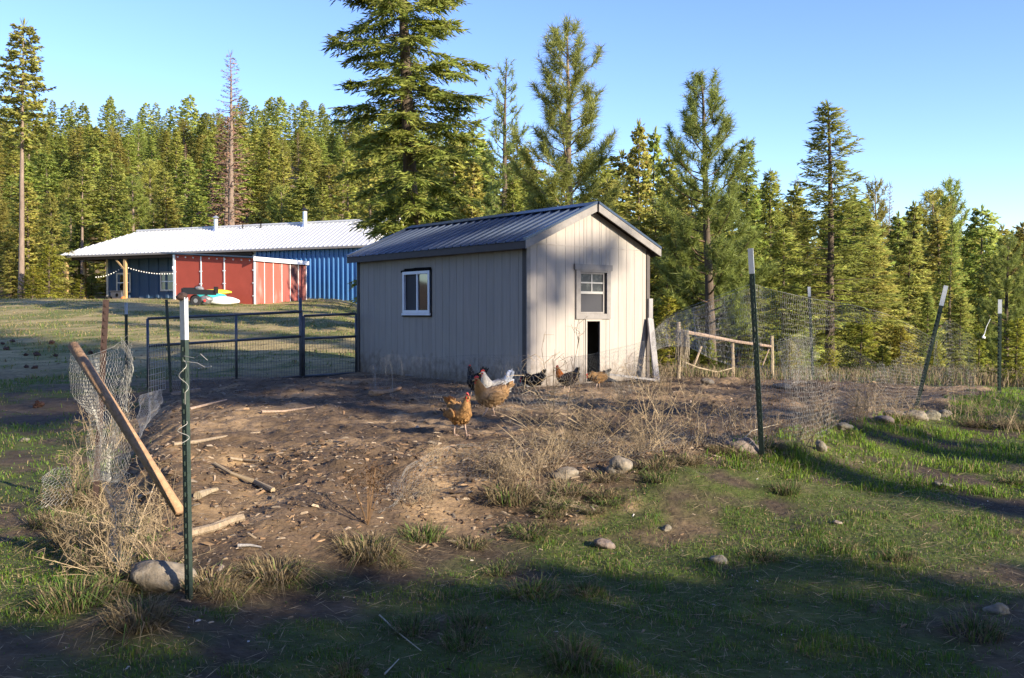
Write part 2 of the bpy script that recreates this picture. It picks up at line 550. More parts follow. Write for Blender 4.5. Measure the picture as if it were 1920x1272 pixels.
def greenness(x, y):
    """how grassy the ground is, 0..1"""
    g = fbm(x * 0.8, y * 0.8, 51, 4)
    g2 = fbm(x * 3.1, y * 3.1, 57, 3)
    sd = pen_sd(x, y)
    bank = sstep(-2.6, -1.2, sd) * sstep(-0.6, 0.8, x) * (1 - sstep(12, 15, y))     # lush strip below the pen's front edge
    a = sstep(0.42, 0.60, g * 0.55 + g2 * 0.45 + 0.15 * bank)
    return a * (1 - sstep(-0.2, 0.25, sd + 1.6 * (g2 - 0.5))), sd

def ground_colour(x, y):
    gr, sd = greenness(x, y)
    n1 = fbm(x * 1.7, y * 1.7, 61, 4)[:, None]
    n2 = fbm(x * 7.0, y * 7.0, 65, 3)[:, None]
    dark = np.array([0.062, 0.045, 0.030])
    tan = np.array([0.235, 0.165, 0.095])
    moss = np.array([0.066, 0.085, 0.02])
    straw = np.array([0.32, 0.25, 0.115])
    dirt = np.array([0.112, 0.076, 0.046])
    pale = np.array([0.26, 0.175, 0.095])
    pen = dirt * (1 - sstep(0.42, 0.7, n1)) + pale * sstep(0.42, 0.7, n1)
    pen = pen * (0.55 + 0.9 * n2)
    far = sstep(14, 22, y)[:, None] * (x < 3)[:, None]
    soil = dark * (1 - sstep(0.4, 0.65, n1)) + tan * 0.45 * sstep(0.4, 0.65, n1)
    soil = soil * (1 - far) + (straw * (0.7 + 0.6 * n2)) * far
    out = soil * (1 - gr[:, None] * 0.85) + moss * (1 + far * 0.5) * gr[:, None] * 0.85
    p = sstep(-0.15, 0.3, sd + 0.9 * (n2[:, 0] - 0.5) + 0.9 * (n1[:, 0] - 0.5))[:, None]
    c = out * (1 - p) + pen * p
    forest = sstep(52, 64, y)[:, None] + (sstep(-0.05, 0.1, x / np.maximum(y, 1)) * sstep(17, 22, y))[:, None]
    fl = np.array([0.16, 0.115, 0.07]) * (0.6 + 0.8 * n1)
    forest = np.clip(forest, 0, 1)
    return np.clip(c * (1 - forest) + fl * forest, 0.01, 1)

def axis(parts):
    return np.unique(np.concatenate([np.arange(a, b, s) for a, b, s in parts]).round(4))
gx = axis([(-420, -60, 20), (-60, -24, 3), (-24, -8, 0.4), (-8, -4, 0.09), (-4, 5, 0.045), (5, 9, 0.09), (9, 24, 0.5), (24, 60, 3), (60, 421, 20)])
gy = axis([(-120, -4, 8), (-4, 2.6, 0.5), (2.6, 9, 0.045), (9, 15, 0.07), (15, 24, 0.16), (24, 60, 0.6), (60, 260, 2.5), (260, 300, 8), (300, 901, 60)])
X, Y = np.meshgrid(gx, gy)
xf, yf = X.ravel(), Y.ravel()
Zf = height(xf, yf)
nx, ny = len(gx), len(gy)
i0 = (np.arange(ny - 1)[:, None] * nx + np.arange(nx - 1)[None]).ravel()
gmb = MB().add(np.stack([xf, yf, Zf], 1), [np.stack([i0, i0 + 1, i0 + nx + 1, i0 + nx], 1)], ground_colour(xf, yf))
tag(gmb.build("ground", M["ground"], smooth=True), kind="structure")

# ------------------------------------------------------------------ grass (nobody could count it)
def scatter(n, x0, x1, y0, y1, pw=1.0):
    y = y0 + (y1 - y0) * RNG.random(n) ** pw
    return RNG.uniform(x0, x1, n), y

def in_view(x, y, m=0.06):
    return (np.abs(x) < (0.5486 + m) * y + 0.3)

def grass_field(n, box, lmin, lmax, wid, thr, green=(0.1, 0.17, 0.02), dry_share=0.18, name="grass", pw=1.0, keep=None):
    x, y = scatter(n, *box, pw)
    g, sd = greenness(x, y)
    k = in_view(x, y) & (RNG.random(n) < np.clip(g * 1.25 - thr, 0.02, 1)) & ((g > .12) | (sd < -.3)) & (sd < 0.3)
    if keep is not None:
        k &= keep(x, y)
    x, y, g = x[k], y[k], g[k]
    n = len(x)
    l = RNG.uniform(lmin, lmax, n) * (0.15 + 1.6 * fbm(x * 2.5, y * 2.5, 71, 3) ** 1.5 + 0.9 * sstep(.6, .75, fbm(x * 5, y * 5, 78, 2)))
    th = RNG.uniform(0, 2 * math.pi, n)
    r = RNG.uniform(0.1, 0.9, n)
    c = np.array(green) * RNG.uniform(0.6, 1.35, (n, 1)) * (0.75 + 0.5 * fbm(x * 0.9, y * 0.9, 75, 2))[:, None]
    c = c + RNG.uniform(-1, 1, (n, 1)) * np.array([0.03, 0.0, 0.0])
    dry = RNG.random(n) < dry_share
    c[dry] = np.array([0.33, 0.25, 0.13]) * RNG.uniform(0.5, 1.15, (dry.sum(), 1))
    mb = MB()
    mb.blades(np.stack([x, y, height(x, y) - 0.006], 1), np.stack([np.cos(th) * r, np.sin(th) * r, 0 * r], 1), l, np.full(n, wid), np.clip(c, 0.01, 1))
    return mb

g1 = grass_field(170000, (-3.6, 4.6, 3.2, 8.2), 0.015, 0.045, 0.0021, 0.06)
g1 = g1.build("grass", M["grass"])
tag(g1, "short green grass growing in patches on the near slope", "grass", kind="stuff")
g2 = grass_field(95000, (1.2, 9.5, 7.3, 15.0), 0.03, 0.085, 0.004, 0.02, green=(0.15, 0.235, 0.022), dry_share=.14).build("grass", M["grass"])
tag(g2, "sunlit bright green grass on the right below the rocks", "grass", kind="stuff")
g3 = grass_field(70000, (-12, -1.5, 5.0, 18.0), 0.03, 0.07, 0.004, 0.05, pw=1.3).build("grass", M["grass"])
tag(g3, "grass on the left outside the pen netting", "grass", kind="stuff")
g4 = grass_field(90000, (-30, 6.0, 17.5, 54.0), 0.04, 0.1, 0.011, 0.1, green=(0.13, 0.165, 0.035), dry_share=0.5,
                 keep=lambda x, y: (x / y < -0.06) & (y < 53)).build("grass", M["grass"])
tag(g4, "thin dry and green grass over the field before the barn", "grass", kind="stuff")

# loose straw blades lying about
def straw_bits(n, box, l0, l1, name, label, keep=None, w=0.0016, col=(0.4, 0.31, 0.18)):
    x, y = scatter(n, *box)
    k = in_view(x, y)
    if keep is not None:
        k &= keep(x, y)
    x, y = x[k], y[k]
    n = len(x)
    th = RNG.uniform(0, 2 * math.pi, n)
    pit = RNG.uniform(-0.05, 0.3, n)
    d = np.stack([np.cos(th) * np.cos(pit), np.sin(th) * np.cos(pit), np.sin(pit)], 1)
    sd = np.stack([-np.sin(th), np.cos(th), RNG.uniform(-0.5, 0.8, n)], 1)
    sd /= np.linalg.norm(sd, axis=1)[:, None]
    mb = MB()
    o = np.stack([x, y, height(x, y) + 0.008], 1)
    mb.cards(o, d, RNG.uniform(l0, l1, n), np.full(n, w), sd, np.array(col) * RNG.uniform(0.35, 1.15, (n, 1)))
    return tag(mb.build(name, M["straw"]), label, "straw", kind="stuff")
straw_bits(17000, (-4, 5, 3.2, 8.5), 0.02, 0.15, "straw", "dead straw blades lying on the near grass", lambda x, y: pen_sd(x, y) < 0.1)
straw_bits(26000, (-6, 7, 4.9, 18), 0.03, 0.2, "straw", "straw and splinters strewn over the pen floor", lambda x, y: pen_sd(x, y) > 0.1, w=0.0022, col=(0.26, 0.19, 0.115))

# wood chips, clods and pebbles of the pen floor
def litter(n, box, s0, s1, pal, name, label, keep, pw=1.0):
    x, y = scatter(n, *box, pw)
    k = in_view(x, y) & keep(x, y)
    x, y = x[k], y[k]
    n = len(x)
    s = s0 + (s1 - s0) * RNG.random(n) ** 7
    base = np.array([(-1, -.5, 0), (.9, -.6, 0), (1.05, .45, 0), (-.8, .6, 0), (-.6, -.25, .5), (.6, -.3, .42), (.55, .3, .55), (-.5, .35, .4)], float)
    v = base[None] * RNG.uniform(0.6, 1.4, (n, 8, 3)) * s[:, None, None] * np.stack([np.ones(n), RNG.uniform(0.25, .8, n), RNG.uniform(0.3, .9, n)], 1)[:, None]
    th = RNG.uniform(0, 2 * math.pi, n)
    c, sn = np.cos(th)[:, None], np.sin(th)[:, None]
    tl = RNG.normal(0, 0.3, (n, 1))
    vx, vy, vz = v[..., 0] * c - v[..., 1] * sn, v[..., 0] * sn + v[..., 1] * c, v[..., 2] + v[..., 0] * tl
    P = np.stack([vx + x[:, None], vy + y[:, None], vz + height(x, y)[:, None] - 0.002], -1).reshape(-1, 3)
    fb = np.array([(4, 5, 6, 7), (0, 1, 5, 4), (1, 2, 6, 5), (2, 3, 7, 6), (3, 0, 4, 7)])
    F = (np.arange(n)[:, None, None] * 8 + fb[None]).reshape(-1, 4)
    pal = np.array(pal)
    cc = pal[RNG.integers(0, len(pal), n)] * RNG.uniform(0.6, 1.2, (n, 1))
    mb = MB().add(P, [F], np.repeat(cc, 8, 0))
    return tag(mb.build(name, M["chips"]), label, "litter", kind="stuff")
BROWN = [(0.17, 0.105, 0.06), (0.22, 0.14, 0.078), (0.1, 0.062, 0.038), (0.29, 0.19, 0.11), (0.14, 0.09, 0.055), (0.12, 0.08, 0.05), (0.18, 0.12, 0.075), (0.09, 0.06, 0.04), (0.34, 0.26, 0.18), (0.25, 0.2, 0.15), (0.13, 0.105, 0.08)]
litter(30000, (-3.4, 2.5, 4.8, 8.2), 0.005, 0.04, BROWN, "wood_litter", "wood chips and clods on the near pen floor", lambda x, y: pen_sd(x, y) + .8 * (fbm(x * 3, y * 3, 91, 2) - .5) > 0.1)
litter(24000, (-7, 8, 7.5, 17), 0.008, 0.045, BROWN, "wood_litter", "wood chips and clods on the far pen floor", lambda x, y: pen_sd(x, y) > 0.1)
litter(10000, (-3.6, 5, 3.2, 8.5), 0.004, 0.02, BROWN + [(0.5, 0.46, 0.42)], "gravel", "crumbs of soil and small pebbles in the near grass", lambda x, y: pen_sd(x, y) < 0)
litter(2500, (-24, -2, 12, 45), 0.012, 0.05, BROWN + [(0.5, 0.46, 0.42)], "wood_litter", "twigs and clods on the field before the barn", lambda x, y: (pen_sd(x, y) < 0) & (x / y < -0.1))
# ------------------------------------------------------------------ trees
def unit(v):
    return v / (np.linalg.norm(v, axis=-1, keepdims=True) + 1e-9)

def trunk_mb(H, r0, seed, lean=0.0, n=8, col=(1, 1, 1), top=1.0):
    rg = np.random.default_rng(seed)
    m = 12
    t = np.linspace(0, 1, m) * top
    off = np.cumsum(rg.normal(0, 0.006 * H, (m, 2)), 0) * np.linspace(0, 1, m)[:, None] * 0.25
    p = np.stack([off[:, 0] + lean * H * t, off[:, 1], t * H - 0.25 * (t == 0)], 1)
    r = r0 * (1 - t) ** 0.85 + 0.012
    r[0] *= 1.35
    mb = MB()
    mb.tube(p, r, n, col, jit=0.06)
    return mb, p

def fir_tree(seed, H, R, nb, per, card, wid, bare=0.08, prof=0.75, droop=0.28, up=0.6, tint=0.25, limb=True, r0=None, gap=0.0, top_open=0.0, sub=4, lr=1.0, flat=0.0, low=5.0, nrand=0.4):
    """spire-shaped conifer: limbs with side twigs that carry many leaf-sized sprays; returns (trunk mesh builder, crown mesh builder)"""
    rg = np.random.default_rng(seed)
    tr, axis_p = trunk_mb(H, r0 or H * 0.013, seed)
    cr = MB()
    O, D, LN = [], [], []
    ga = rg.uniform(0, 6.28)
    for i in range(nb):
        t = bare + (0.985 - bare) * ((i + rg.uniform(0, 1)) / nb)
        if rg.random() < gap:
            continue
        ga += 2.39996 + rg.normal(0, 0.35)
        pr = (1 - ((t - bare) / (1 - bare))) ** prof * min(1.0, 0.45 + (t - bare) * low)
        L = max(0.05 * R, R * pr * rg.uniform(0.62, 1.12))
        base = np.array([np.interp(t * H, axis_p[:, 2], axis_p[:, 0]), np.interp(t * H, axis_p[:, 2], axis_p[:, 1]), t * H])
        pitch = -0.12 + up * t + rg.normal(0, 0.1)
        m = 7
        s = np.linspace(0, 1, m)
        hd = np.array([math.cos(ga), math.sin(ga), 0])
        bend = rg.normal(0, 0.12)
        pd = np.array([-hd[1], hd[0], 0])
        zc = s * L * math.tan(pitch) - droop * (1 - t * 0.7) * L * s ** 1.6 + 0.12 * L * s ** 4
        pts = base + hd * (s * L)[:, None] + pd * (bend * L * s ** 2)[:, None] + np.array([0, 0, 1.0]) * zc[:, None]
        if limb:
            cr_r = lr * (0.006 + 0.011 * L) * (1 - s * 0.85)
            tr.tube(pts, cr_r, 4, (0.8, 0.8, 0.8), cap=False)
        k = max(4, int(per * (0.35 + 0.65 * pr)))
        ss = np.sort(rg.uniform(0.1 + 0.25 * top_open, 1.0, k)) ** 0.85
        o = np.stack([np.interp(ss, s, pts[:, j]) for j in range(3)], 1)
        tg = unit(np.stack([np.interp(ss, s, np.gradient(pts[:, j])) for j in range(3)], 1))
        sgn = np.where(rg.random(k) < 0.5, -1.0, 1.0)[:, None]
        sdv = unit(np.cross(tg, np.array([0, 0, 1.0])))
        an = rg.uniform(0.5, 1.15, (k, 1))
        d = tg * np.cos(an) + sdv * sgn * np.sin(an) + np.array([0, 0, 1.0]) * rg.normal(-0.12 - 0.25 * droop, 0.22 * (1 - flat), (k, 1))
        l = (0.16 * R * rg.uniform(0.5, 1.2, k) + 0.36 * L * (1 - ss) * rg.uniform(0.4, 1.0, k)) * 0.9
        O.append(o); D.append(unit(d)); LN.append(l)
        O.append(pts[-2:-1]); D.append(unit(tg[-1:])); LN.append(np.array([0.22 * L + 0.05 * R]))
    O, D, LN = np.concatenate(O), np.concatenate(D), np.concatenate(LN)
    n = len(O)
    tw = rg.uniform(1 - tint, 1 + tint, (n, 1)) * (np.ones((n, 3)) + rg.normal(0, 0.05, (n, 3)))
    oo, dd, ll, cc = [], [], [], []
    for j in range(sub):
        f = (j + rg.uniform(0.1, 0.9, n)) / sub * 0.85
        ang = rg.normal(0, 0.75, (n, 1))
        sv = unit(np.cross(D, np.array([0, 0, 1.0])))
        d = unit(D * np.cos(ang) + sv * np.sin(ang) + np.array([0, 0, 1.0]) * rg.normal(-0.1, 0.25, (n, 1)))
        p = O + D * (LN * f)[:, None] - np.array([0, 0, 1.0]) * (0.18 * droop * LN * f * f)[:, None]
        oo.append(p); dd.append(d); ll.append(np.clip(LN * 0.6, card * 0.5, card) * rg.uniform(0.6, 1.25, n)); cc.append(tw * rg.uniform(0.82, 1.18, (n, 1)))
    oo, dd, ll, cc = map(np.concatenate, (oo, dd, ll, cc))
    sv = unit(np.cross(dd, rg.normal(0, 1, (len(oo), 3)) + np.array([0, 0, 0.7])))
    out = unit(np.stack([oo[:, 0], oo[:, 1], np.full(len(oo), 0.0)], 1))
    nr = unit(out * 0.8 + np.array([0, 0, 0.35]) + rg.normal(0, nrand, (len(oo), 3)))
    cr.cards(oo, dd, ll, wid * rg.uniform(0.6, 1.3, len(oo)), sv, np.clip(cc, 0.2, 2), tip=0.45, nrm=nr)
    # leading shoot
    lo = axis_p[-1][None] + np.array([[0, 0, -0.02 * H]]) + np.zeros((8, 1))
    ld = unit(rg.normal(0, 0.35, (8, 3)) + np.array([0, 0, 1.4]))
    cr.cards(lo, ld, np.full(8, 0.03 * H + card * 0.4), np.full(8, wid), unit(rg.normal(0, 1, (8, 3))), np.ones((8, 3)))
    return tr, cr

def pine_tree(seed, H, R, nb, tufts, nl, ndl=46, nw=0.006, bare=0.2, prof=0.55, rise=0.75, r0=None, tint=0.2, limbcol=(1.1, 1, 0.9)):
    """long-needled pine: rising limbs that end in bottle-brush tufts of needles"""
    rg = np.random.default_rng(seed)
    tr, ap = trunk_mb(H, r0 or H * 0.014, seed)
    T, TD = [], []
    ga = rg.uniform(0, 6.28)
    for i in range(nb):
        t = bare + (0.97 - bare) * ((i + rg.uniform(0, 1)) / nb)
        ga += 2.39996 + rg.normal(0, 0.3)
        pr = (1 - ((t - bare) / (1 - bare))) ** prof * min(1.0, 0.6 + (t - bare) * 3)
        L = max(0.1 * R, R * pr * rg.uniform(0.6, 1.1))
        base = np.array([np.interp(t * H, ap[:, 2], ap[:, 0]), np.interp(t * H, ap[:, 2], ap[:, 1]), t * H])
        s = np.linspace(0, 1, 8)
        hd = np.array([math.cos(ga), math.sin(ga), 0])
        pd = np.array([-hd[1], hd[0], 0])
        z = L * (s * (0.05 + 0.35 * t) + rise * (0.35 + 0.5 * t) * s ** 2.2)
        pts = base + hd * (s * L * (1 - 0.15 * s))[:, None] + pd * (rg.normal(0, 0.15) * L * s ** 2)[:, None] + np.array([0, 0, 1.0]) * z[:, None]
        tr.tube(pts, (0.008 + 0.014 * L) * (1 - 0.8 * s), 5, limbcol, cap=False)
        k = max(2, int(tufts * pr + 1))
        for q in range(k):
            f = rg.uniform(0.35, 0.98) if q else 0.99
            o = np.array([np.interp(f, s, pts[:, j]) for j in range(3)])
            tg = unit(np.array([np.interp(f, s, np.gradient(pts[:, j])) for j in range(3)]))
            sd = unit(np.cross(tg, np.array([0, 0, 1.0]))) * rg.choice([-1, 1])
            d = unit(tg * rg.uniform(0.6, 1) + sd * rg.uniform(0.2, 1.0) + np.array([0, 0, rg.uniform(0.0, 0.7)])) if q else tg
            ln = (0.12 + 0.3 * L * (1 - f) + 0.06 * R) * rg.uniform(0.6, 1.2) if q else 0.02
            e = o + d * ln + np.array([0, 0, 0.12 * ln])
            if q:
                tr.tube(np.stack([o, (o + e) / 2 - np.array([0, 0, 0.03 * ln]), e]), (0.007, 0.006, 0.005), 3, limbcol, cap=False)
            T.append(e); TD.append(unit(d + np.array([0, 0, 0.35])))
            if q and ln > 0.3:
                T.append((o + e) / 2); TD.append(unit(d + np.array([0, 0, 0.2])))
    T.append(ap[-1]); TD.append(np.array([0, 0, 1.0]))
    T.append(ap[-1] - np.array([0, 0, 0.2])); TD.append(np.array([0, 0, 1.0]))
    T, TD = np.array(T), np.array(TD)
    n = len(T)
    o = np.repeat(T, ndl, 0)
    dd = np.repeat(TD, ndl, 0)
    f = rg.uniform(-1.1, 0.35, (len(o), 1)) * nl
    d = unit(dd * rg.uniform(0.15, 1.0, (len(o), 1)) + unit(rg.normal(0, 1, (len(o), 3))) * 0.85)
    o = o + dd * f
    l = nl * rg.uniform(0.7, 1.15, len(o))
    tt = np.repeat(rg.uniform(1 - tint, 1 + tint, (n, 1)), ndl, 0) * rg.uniform(0.8, 1.2, (len(o), 1)) * np.ones((1, 3))
    cr = MB()
    cr.needles(o, d, l, np.full(len(o), nw), unit(np.cross(d, rg.normal(0, 1, (len(o), 3)))), tt)
    return tr, cr

def tree_proto(name, tr, cr, tmat, cmat):
    e = bpy.data.objects.new(name, None)
    a = bpy.data.objects.new("trunk", tr.mesh("trunk", tmat, True))
    b = bpy.data.objects.new("crown", cr.mesh("crown", cmat))
    return (name, a.data, b.data)

def plant(proto, H0, loc, H, label, cat="tree", group=None, rz=None, wide=1.0, name=None):
    nm, td, cd = proto
    e = thing(name or nm, label, cat, loc, random.uniform(0, 6.28) if rz is None else rz, group)
    s = H / H0
    e.scale = (s * wide, s * wide * random.uniform(.88, 1.12), s)
    e.rotation_euler.x, e.rotation_euler.y = random.gauss(0, .018), random.gauss(0, .018)
    for part, d in (("trunk", td), ("crown", cd)):
        o = bpy.data.objects.new(part, d)
        COL.objects.link(o)
        o.parent = e
    return e

def top_to(u, vtop, Y, sink=0.15):
    """base point on the ground and height of a tree whose tip is seen at (u, vtop)"""
    p = at(u, vtop, Y)
    g = hz(p[0], Y)
    return (p[0], Y, g - sink), p[2] - g + sink

# --- prototypes
P = {}
tr, cr = fir_tree(101, 19.0, 3.4, 172, 74, 0.24, 0.023, bare=0.12, prof=0.5, droop=0.62, up=0.5, tint=0.32, r0=0.27, gap=0.2, sub=11, low=1.15, nrand=0.5)
# bare dead twigs on the big fir's inner trunk
rg = np.random.default_rng(4)
for k in range(60):
    z = rg.uniform(3, 14)
    a = rg.uniform(0, 6.28)
    L = rg.uniform(0.3, 1.1)
    s = np.linspace(0, 1, 4)[:, None]
    tr.tube(np.array([0, 0, z]) + s * L * np.array([math.cos(a), math.sin(a), 0]) + s ** 2 * np.array([0, 0, -0.35 * L]), (0.012, 0.008, 0.005, 0.002), 3, (1.9, 1.8, 1.6), cap=False)
P["bigfir"] = (tree_proto("douglas_fir", tr, cr, M["bark"], M["fir"]), 19.0)
P["pineA"] = (tree_proto("ponderosa_pine", *pine_tree(201, 10.0, 1.8, 54, 10, 0.27, 60, 0.0075, bare=0.3, prof=0.55), M["palebark"], M["pine"]), 10.0)
P["pineB"] = (tree_proto("ponderosa_pine", *pine_tree(207, 8.2, 1.75, 66, 15, 0.2, 54, 0.0075, bare=0.12, prof=0.6, rise=0.9), M["bark"], M["pine"]), 8.2)
P["firA"] = (tree_proto("young_fir", *fir_tree(111, 8.5, 1.75, 125, 36, 0.16, 0.016, bare=0.14, prof=0.85, droop=0.3, up=0.75, tint=0.25, r0=0.1, sub=6, gap=0.06), M["bark"], M["fir"]), 8.5)
P["firB"] = (tree_proto("young_fir", *fir_tree(112, 9.0, 2.1, 125, 36, 0.21, 0.022, bare=0.05, prof=0.8, droop=0.35, up=0.6, tint=0.32, sub=9), M["bark"], M["fir"]), 9.0)
P["firC"] = (tree_proto("young_fir", *fir_tree(113, 8.0, 2.3, 115, 36, 0.22, 0.023, bare=0.03, prof=0.7, droop=0.4, up=0.5, tint=0.32, sub=9), M["bark"], M["firfar"]), 8.0)
P["sapling"] = (tree_proto("young_fir", *fir_tree(114, 3.2, 1.3, 70, 26, 0.17, 0.02, bare=0.02, prof=0.7, droop=0.15, up=0.7, tint=0.3, sub=6), M["bark"], M["sapling"]), 3.2)
P["cloudpine"] = (tree_proto("open_pine", *pine_tree(221, 11.0, 1.7, 80, 9, 0.17, 26, 0.011, bare=0.25, prof=0.7, rise=0.5), M["bark"], M["pine"]), 11.0)
P["tallpine"] = (tree_proto("tall_pine", *fir_tree(121, 19.0, 2.6, 90, 26, 0.42, 0.065, bare=0.55, prof=0.55, droop=0.25, up=0.35, tint=0.25, r0=0.2, sub=5, gap=0.1), M["palebark"], M["firfar"]), 19.0)
for k, (sd, R, prof, bare, dr) in enumerate([(131, 2.1, 0.85, 0.06, 0.3), (132, 2.5, 0.7, 0.1, 0.35), (133, 1.9, 0.75, 0.12, 0.25), (134, 2.7, 0.6, 0.18, 0.3), (135, 2.2, 0.9, 0.04, 0.2)]):
    P["far%d" % k] = (tree_proto("forest_conifer", *fir_tree(sd, 12.0, R, 130, 20, 0.4, 0.06, bare=bare, prof=prof, droop=dr, up=0.6, tint=0.32, sub=6, limb=False, r0=0.17, flat=0.3), M["bark"], M["firfar"]), 12.0)
P["farpine"] = (tree_proto("forest_pine", *pine_tree(231, 13.0, 2.3, 70, 8, 0.36, 20, 0.026, bare=0.3, prof=0.5, rise=0.4), M["palebark"], M["firfar"]), 13.0)
# dead standing larch
tr, cr = fir_tree(141, 20.0, 2.0, 120, 12, 0.45, 0.02, bare=0.3, prof=0.6, droop=0.15, up=0.45, sub=4, r0=0.34, lr=2.6)
P["dead"] = (tree_proto("dead_larch", tr, cr, M["palebark"], M["deadneedle"]), 20.0)
tr, cr = fir_tree(142, 12.0, 1.9, 110, 14, 0.45, 0.05, bare=0.1, prof=0.75, droop=0.3, sub=3, r0=0.14)
P["brown"] = (tree_proto("dead_conifer", tr, cr, M["palebark"], M["deadneedle"]), 12.0)

def put(kind, u, vtop, Y, label, group=None, wide=1.0, cat="tree", rz=None, name=None):
    loc, H = top_to(u, vtop, Y)
    return plant(P[kind][0], P[kind][1], loc, H, label, cat, group, rz, wide, name)

# --- the trees one can single out
put("bigfir", 776, -390, 30.0, "tallest dark green fir with drooping boughs rising behind the grey shed", wide=1.18, rz=0.4)
put("pineA", 1076, 48, 27.0, "bright long-needled pine standing just behind the shed's ridge", rz=1.0, wide=1.1)
put("pineB", 1338, 142, 24.5, "dark pine with upswept open branches behind the pole trellis", rz=2.2, wide=1.3)
put("firA", 1560, 195, 26.0, "slender spired fir with bare lower trunk behind the wire netting", rz=0.3, wide=1.35)
put("cloudpine", 940, 112, 40.0, "thin open-crowned pine between the big fir and the bright pine", rz=0.5)
put("tallpine", 33, 40, 57.0, "tall pine with long bare trunk at the left edge beside the barn", rz=2.0)
put("dead", 432, 103, 63.0, "tall bare dead larch standing behind the white barn roof", rz=0.8)
put("brown", 418, 225, 65.0, "rusty brown dead conifer beside the tall dead larch", wide=1.25)
put("farpine", 1740, 360, 62.0, "broad pine right of the leaning post, rounded top", rz=0.2, wide=1.2)
put("farpine", 1808, 335, 66.0, "highest pine in the right-hand woods with dark forked trunk", rz=2.9, wide=0.85)
put("firB", 1408, 262, 33.0, "pale narrow fir between the dark open pine and the spired fir", wide=0.75)
put("firB", 1450, 320, 36.0, "yellow-green fir just left of the slender spired fir", wide=0.9)
put("far2", 1190, 232, 48.0, "narrow spire fir above the right slope of the shed roof, left of a pair", wide=0.8)
put("far0", 1218, 246, 50.0, "narrow spire fir above the right slope of the shed roof, right of a pair", wide=0.8)
put("dead", 1663, 345, 70.0, "thin grey dead spar above the right-hand woods", wide=0.5, name="dead_larch")
put("farpine", 1648, 340, 62.0, "small-topped pine beside the thin grey spar in the right-hand woods", wide=0.7)
put("pineB", 1890, 445, 19.5, "near bushy pine at the right edge behind the last post", wide=1.25, rz=1.0)
put("firC", 100, 360, 58.0, "blue-green young fir between the tall pine and the barn", wide=0.85, name="young_fir")
put("sapling", 90, 462, 53.0, "low yellow-green fir sapling beside the barn's porch corner", wide=0.9, name="young_fir")
put("firC", 170, 500, 66.0, "small sapling seen under the barn's porch roof", wide=1.2, name="young_fir")
put("sapling", 1612, 590, 22.0, "bright yellow-green sapling behind the wire netting", wide=1.1, name="young_fir")
put("sapling", 1690, 615, 24.0, "pale sapling right of the bright one behind the netting", wide=1.3, name="young_fir")
put("firC", 20, 470, 60.0, "dark sapling at the left edge below the tall pine", wide=1.2, name="young_fir")

for u, v, Yd, lab in [(1480, 640, 21.5, "low yellow-green sapling right of the trellis's last pole"), (1555, 655, 20.5, "small glowing sapling between the thin post and the torn netting"), (1655, 650, 21, "low glowing sapling before the pale one behind the netting"),
                      (1760, 640, 24, "yellow-green sapling behind the leaning post"), (1835, 610, 22, "yellow-green sapling between the leaning post and the far right post"), (1905, 600, 17.5, "bushy yellow-green sapling at the right edge under the near pine"),
                      (1330, 640, 24, "yellow-green sapling seen through the trellis"), (1255, 560, 24, "yellow-green sapling at the shed's right corner"), (60, 500, 56, "yellow-green sapling right of the tall pine's trunk"), (150, 515, 60, "yellow-green sapling left of the porch posts")]:
    put("sapling", u, v, Yd, lab, wide=1.15)

for u, v, Yd, lab in [(205, 300, 95, "grey bare snag among the trees left of the dead larch"), (345, 270, 105, "thin grey snag between the dead larch and the rusty conifer's left"), (560, 250, 120, "grey bare snag high on the hillside above the barn's flue"),
                      (640, 300, 100, "grey snag on the hillside left of the big fir"), (1500, 330, 60, "grey snag left of the slender spired fir"), (1790, 385, 75, "grey snag among the right-hand woods' pines")]:
    put("dead", u, v, Yd, lab, wide=.55)
for u, v, Yd, lab in [(150, 300, 70, "rough-barked pine with bare lower trunk left of the barn roof"), (210, 290, 72, "second bare-trunked pine behind the barn's left end"), (310, 320, 76, "bare-trunked pine behind the barn's ridge left of the larch")]:
    put("tallpine", u, v, Yd, lab, wide=1.2)

# --- woods behind the shed and on the right
GR = "trees of the woods behind and beside the pen"
rs = random.Random(3)
row = [(655, 300, 60), (700, 290, 56), (850, 262, 60), (880, 300, 58), (905, 250, 62), (985, 268, 58), (1010, 305, 36), (960, 330, 33), (1040, 320, 40), (1120, 300, 42), (1150, 330, 36),
       (1165, 285, 52), (1245, 330, 44), (1262, 300, 54), (1275, 385, 34), (1290, 350, 42), (1300, 420, 30), (1380, 340, 44), (1385, 430, 29), (1480, 380, 40), (1500, 340, 52), (1470, 430, 31),
       (1520, 400, 33), (1600, 385, 44), (1625, 400, 38), (1640, 450, 33), (1680, 400, 50), (1700, 440, 40), (1765, 405, 52), (1720, 395, 58), (1780, 450, 42), (1835, 395, 56), (1860, 420, 60),
       (1880, 415, 72), (1905, 440, 64), (1850, 480, 44), (1930, 430, 60), (1770, 370, 78), (1700, 385, 84), (1600, 370, 80), (1545, 375, 66), (1440, 360, 64), (1340, 380, 50), (1230, 400, 36),
       (820, 340, 57), (745, 330, 62), (1090, 360, 34), (1950, 470, 46), (1660, 520, 34), (1740, 540, 33), (1560, 480, 37), (1350, 470, 35), (1250, 470, 28.5), (1800, 560, 36), (1420, 480, 37), (1500, 520, 30)]
for i, (u, v, Yd) in enumerate(row):
    k = rs.choice(["far0", "far1", "far2", "far3", "far4"]) if Yd > 43 else rs.choice(["firB", "firC", "firB", "firC", "firA"])
    put(k, u, v + rs.uniform(-12, 12), Yd, "green conifer in the thick woods behind and beside the pen", GR, wide=rs.uniform(0.9, 1.25), name="forest_conifer")
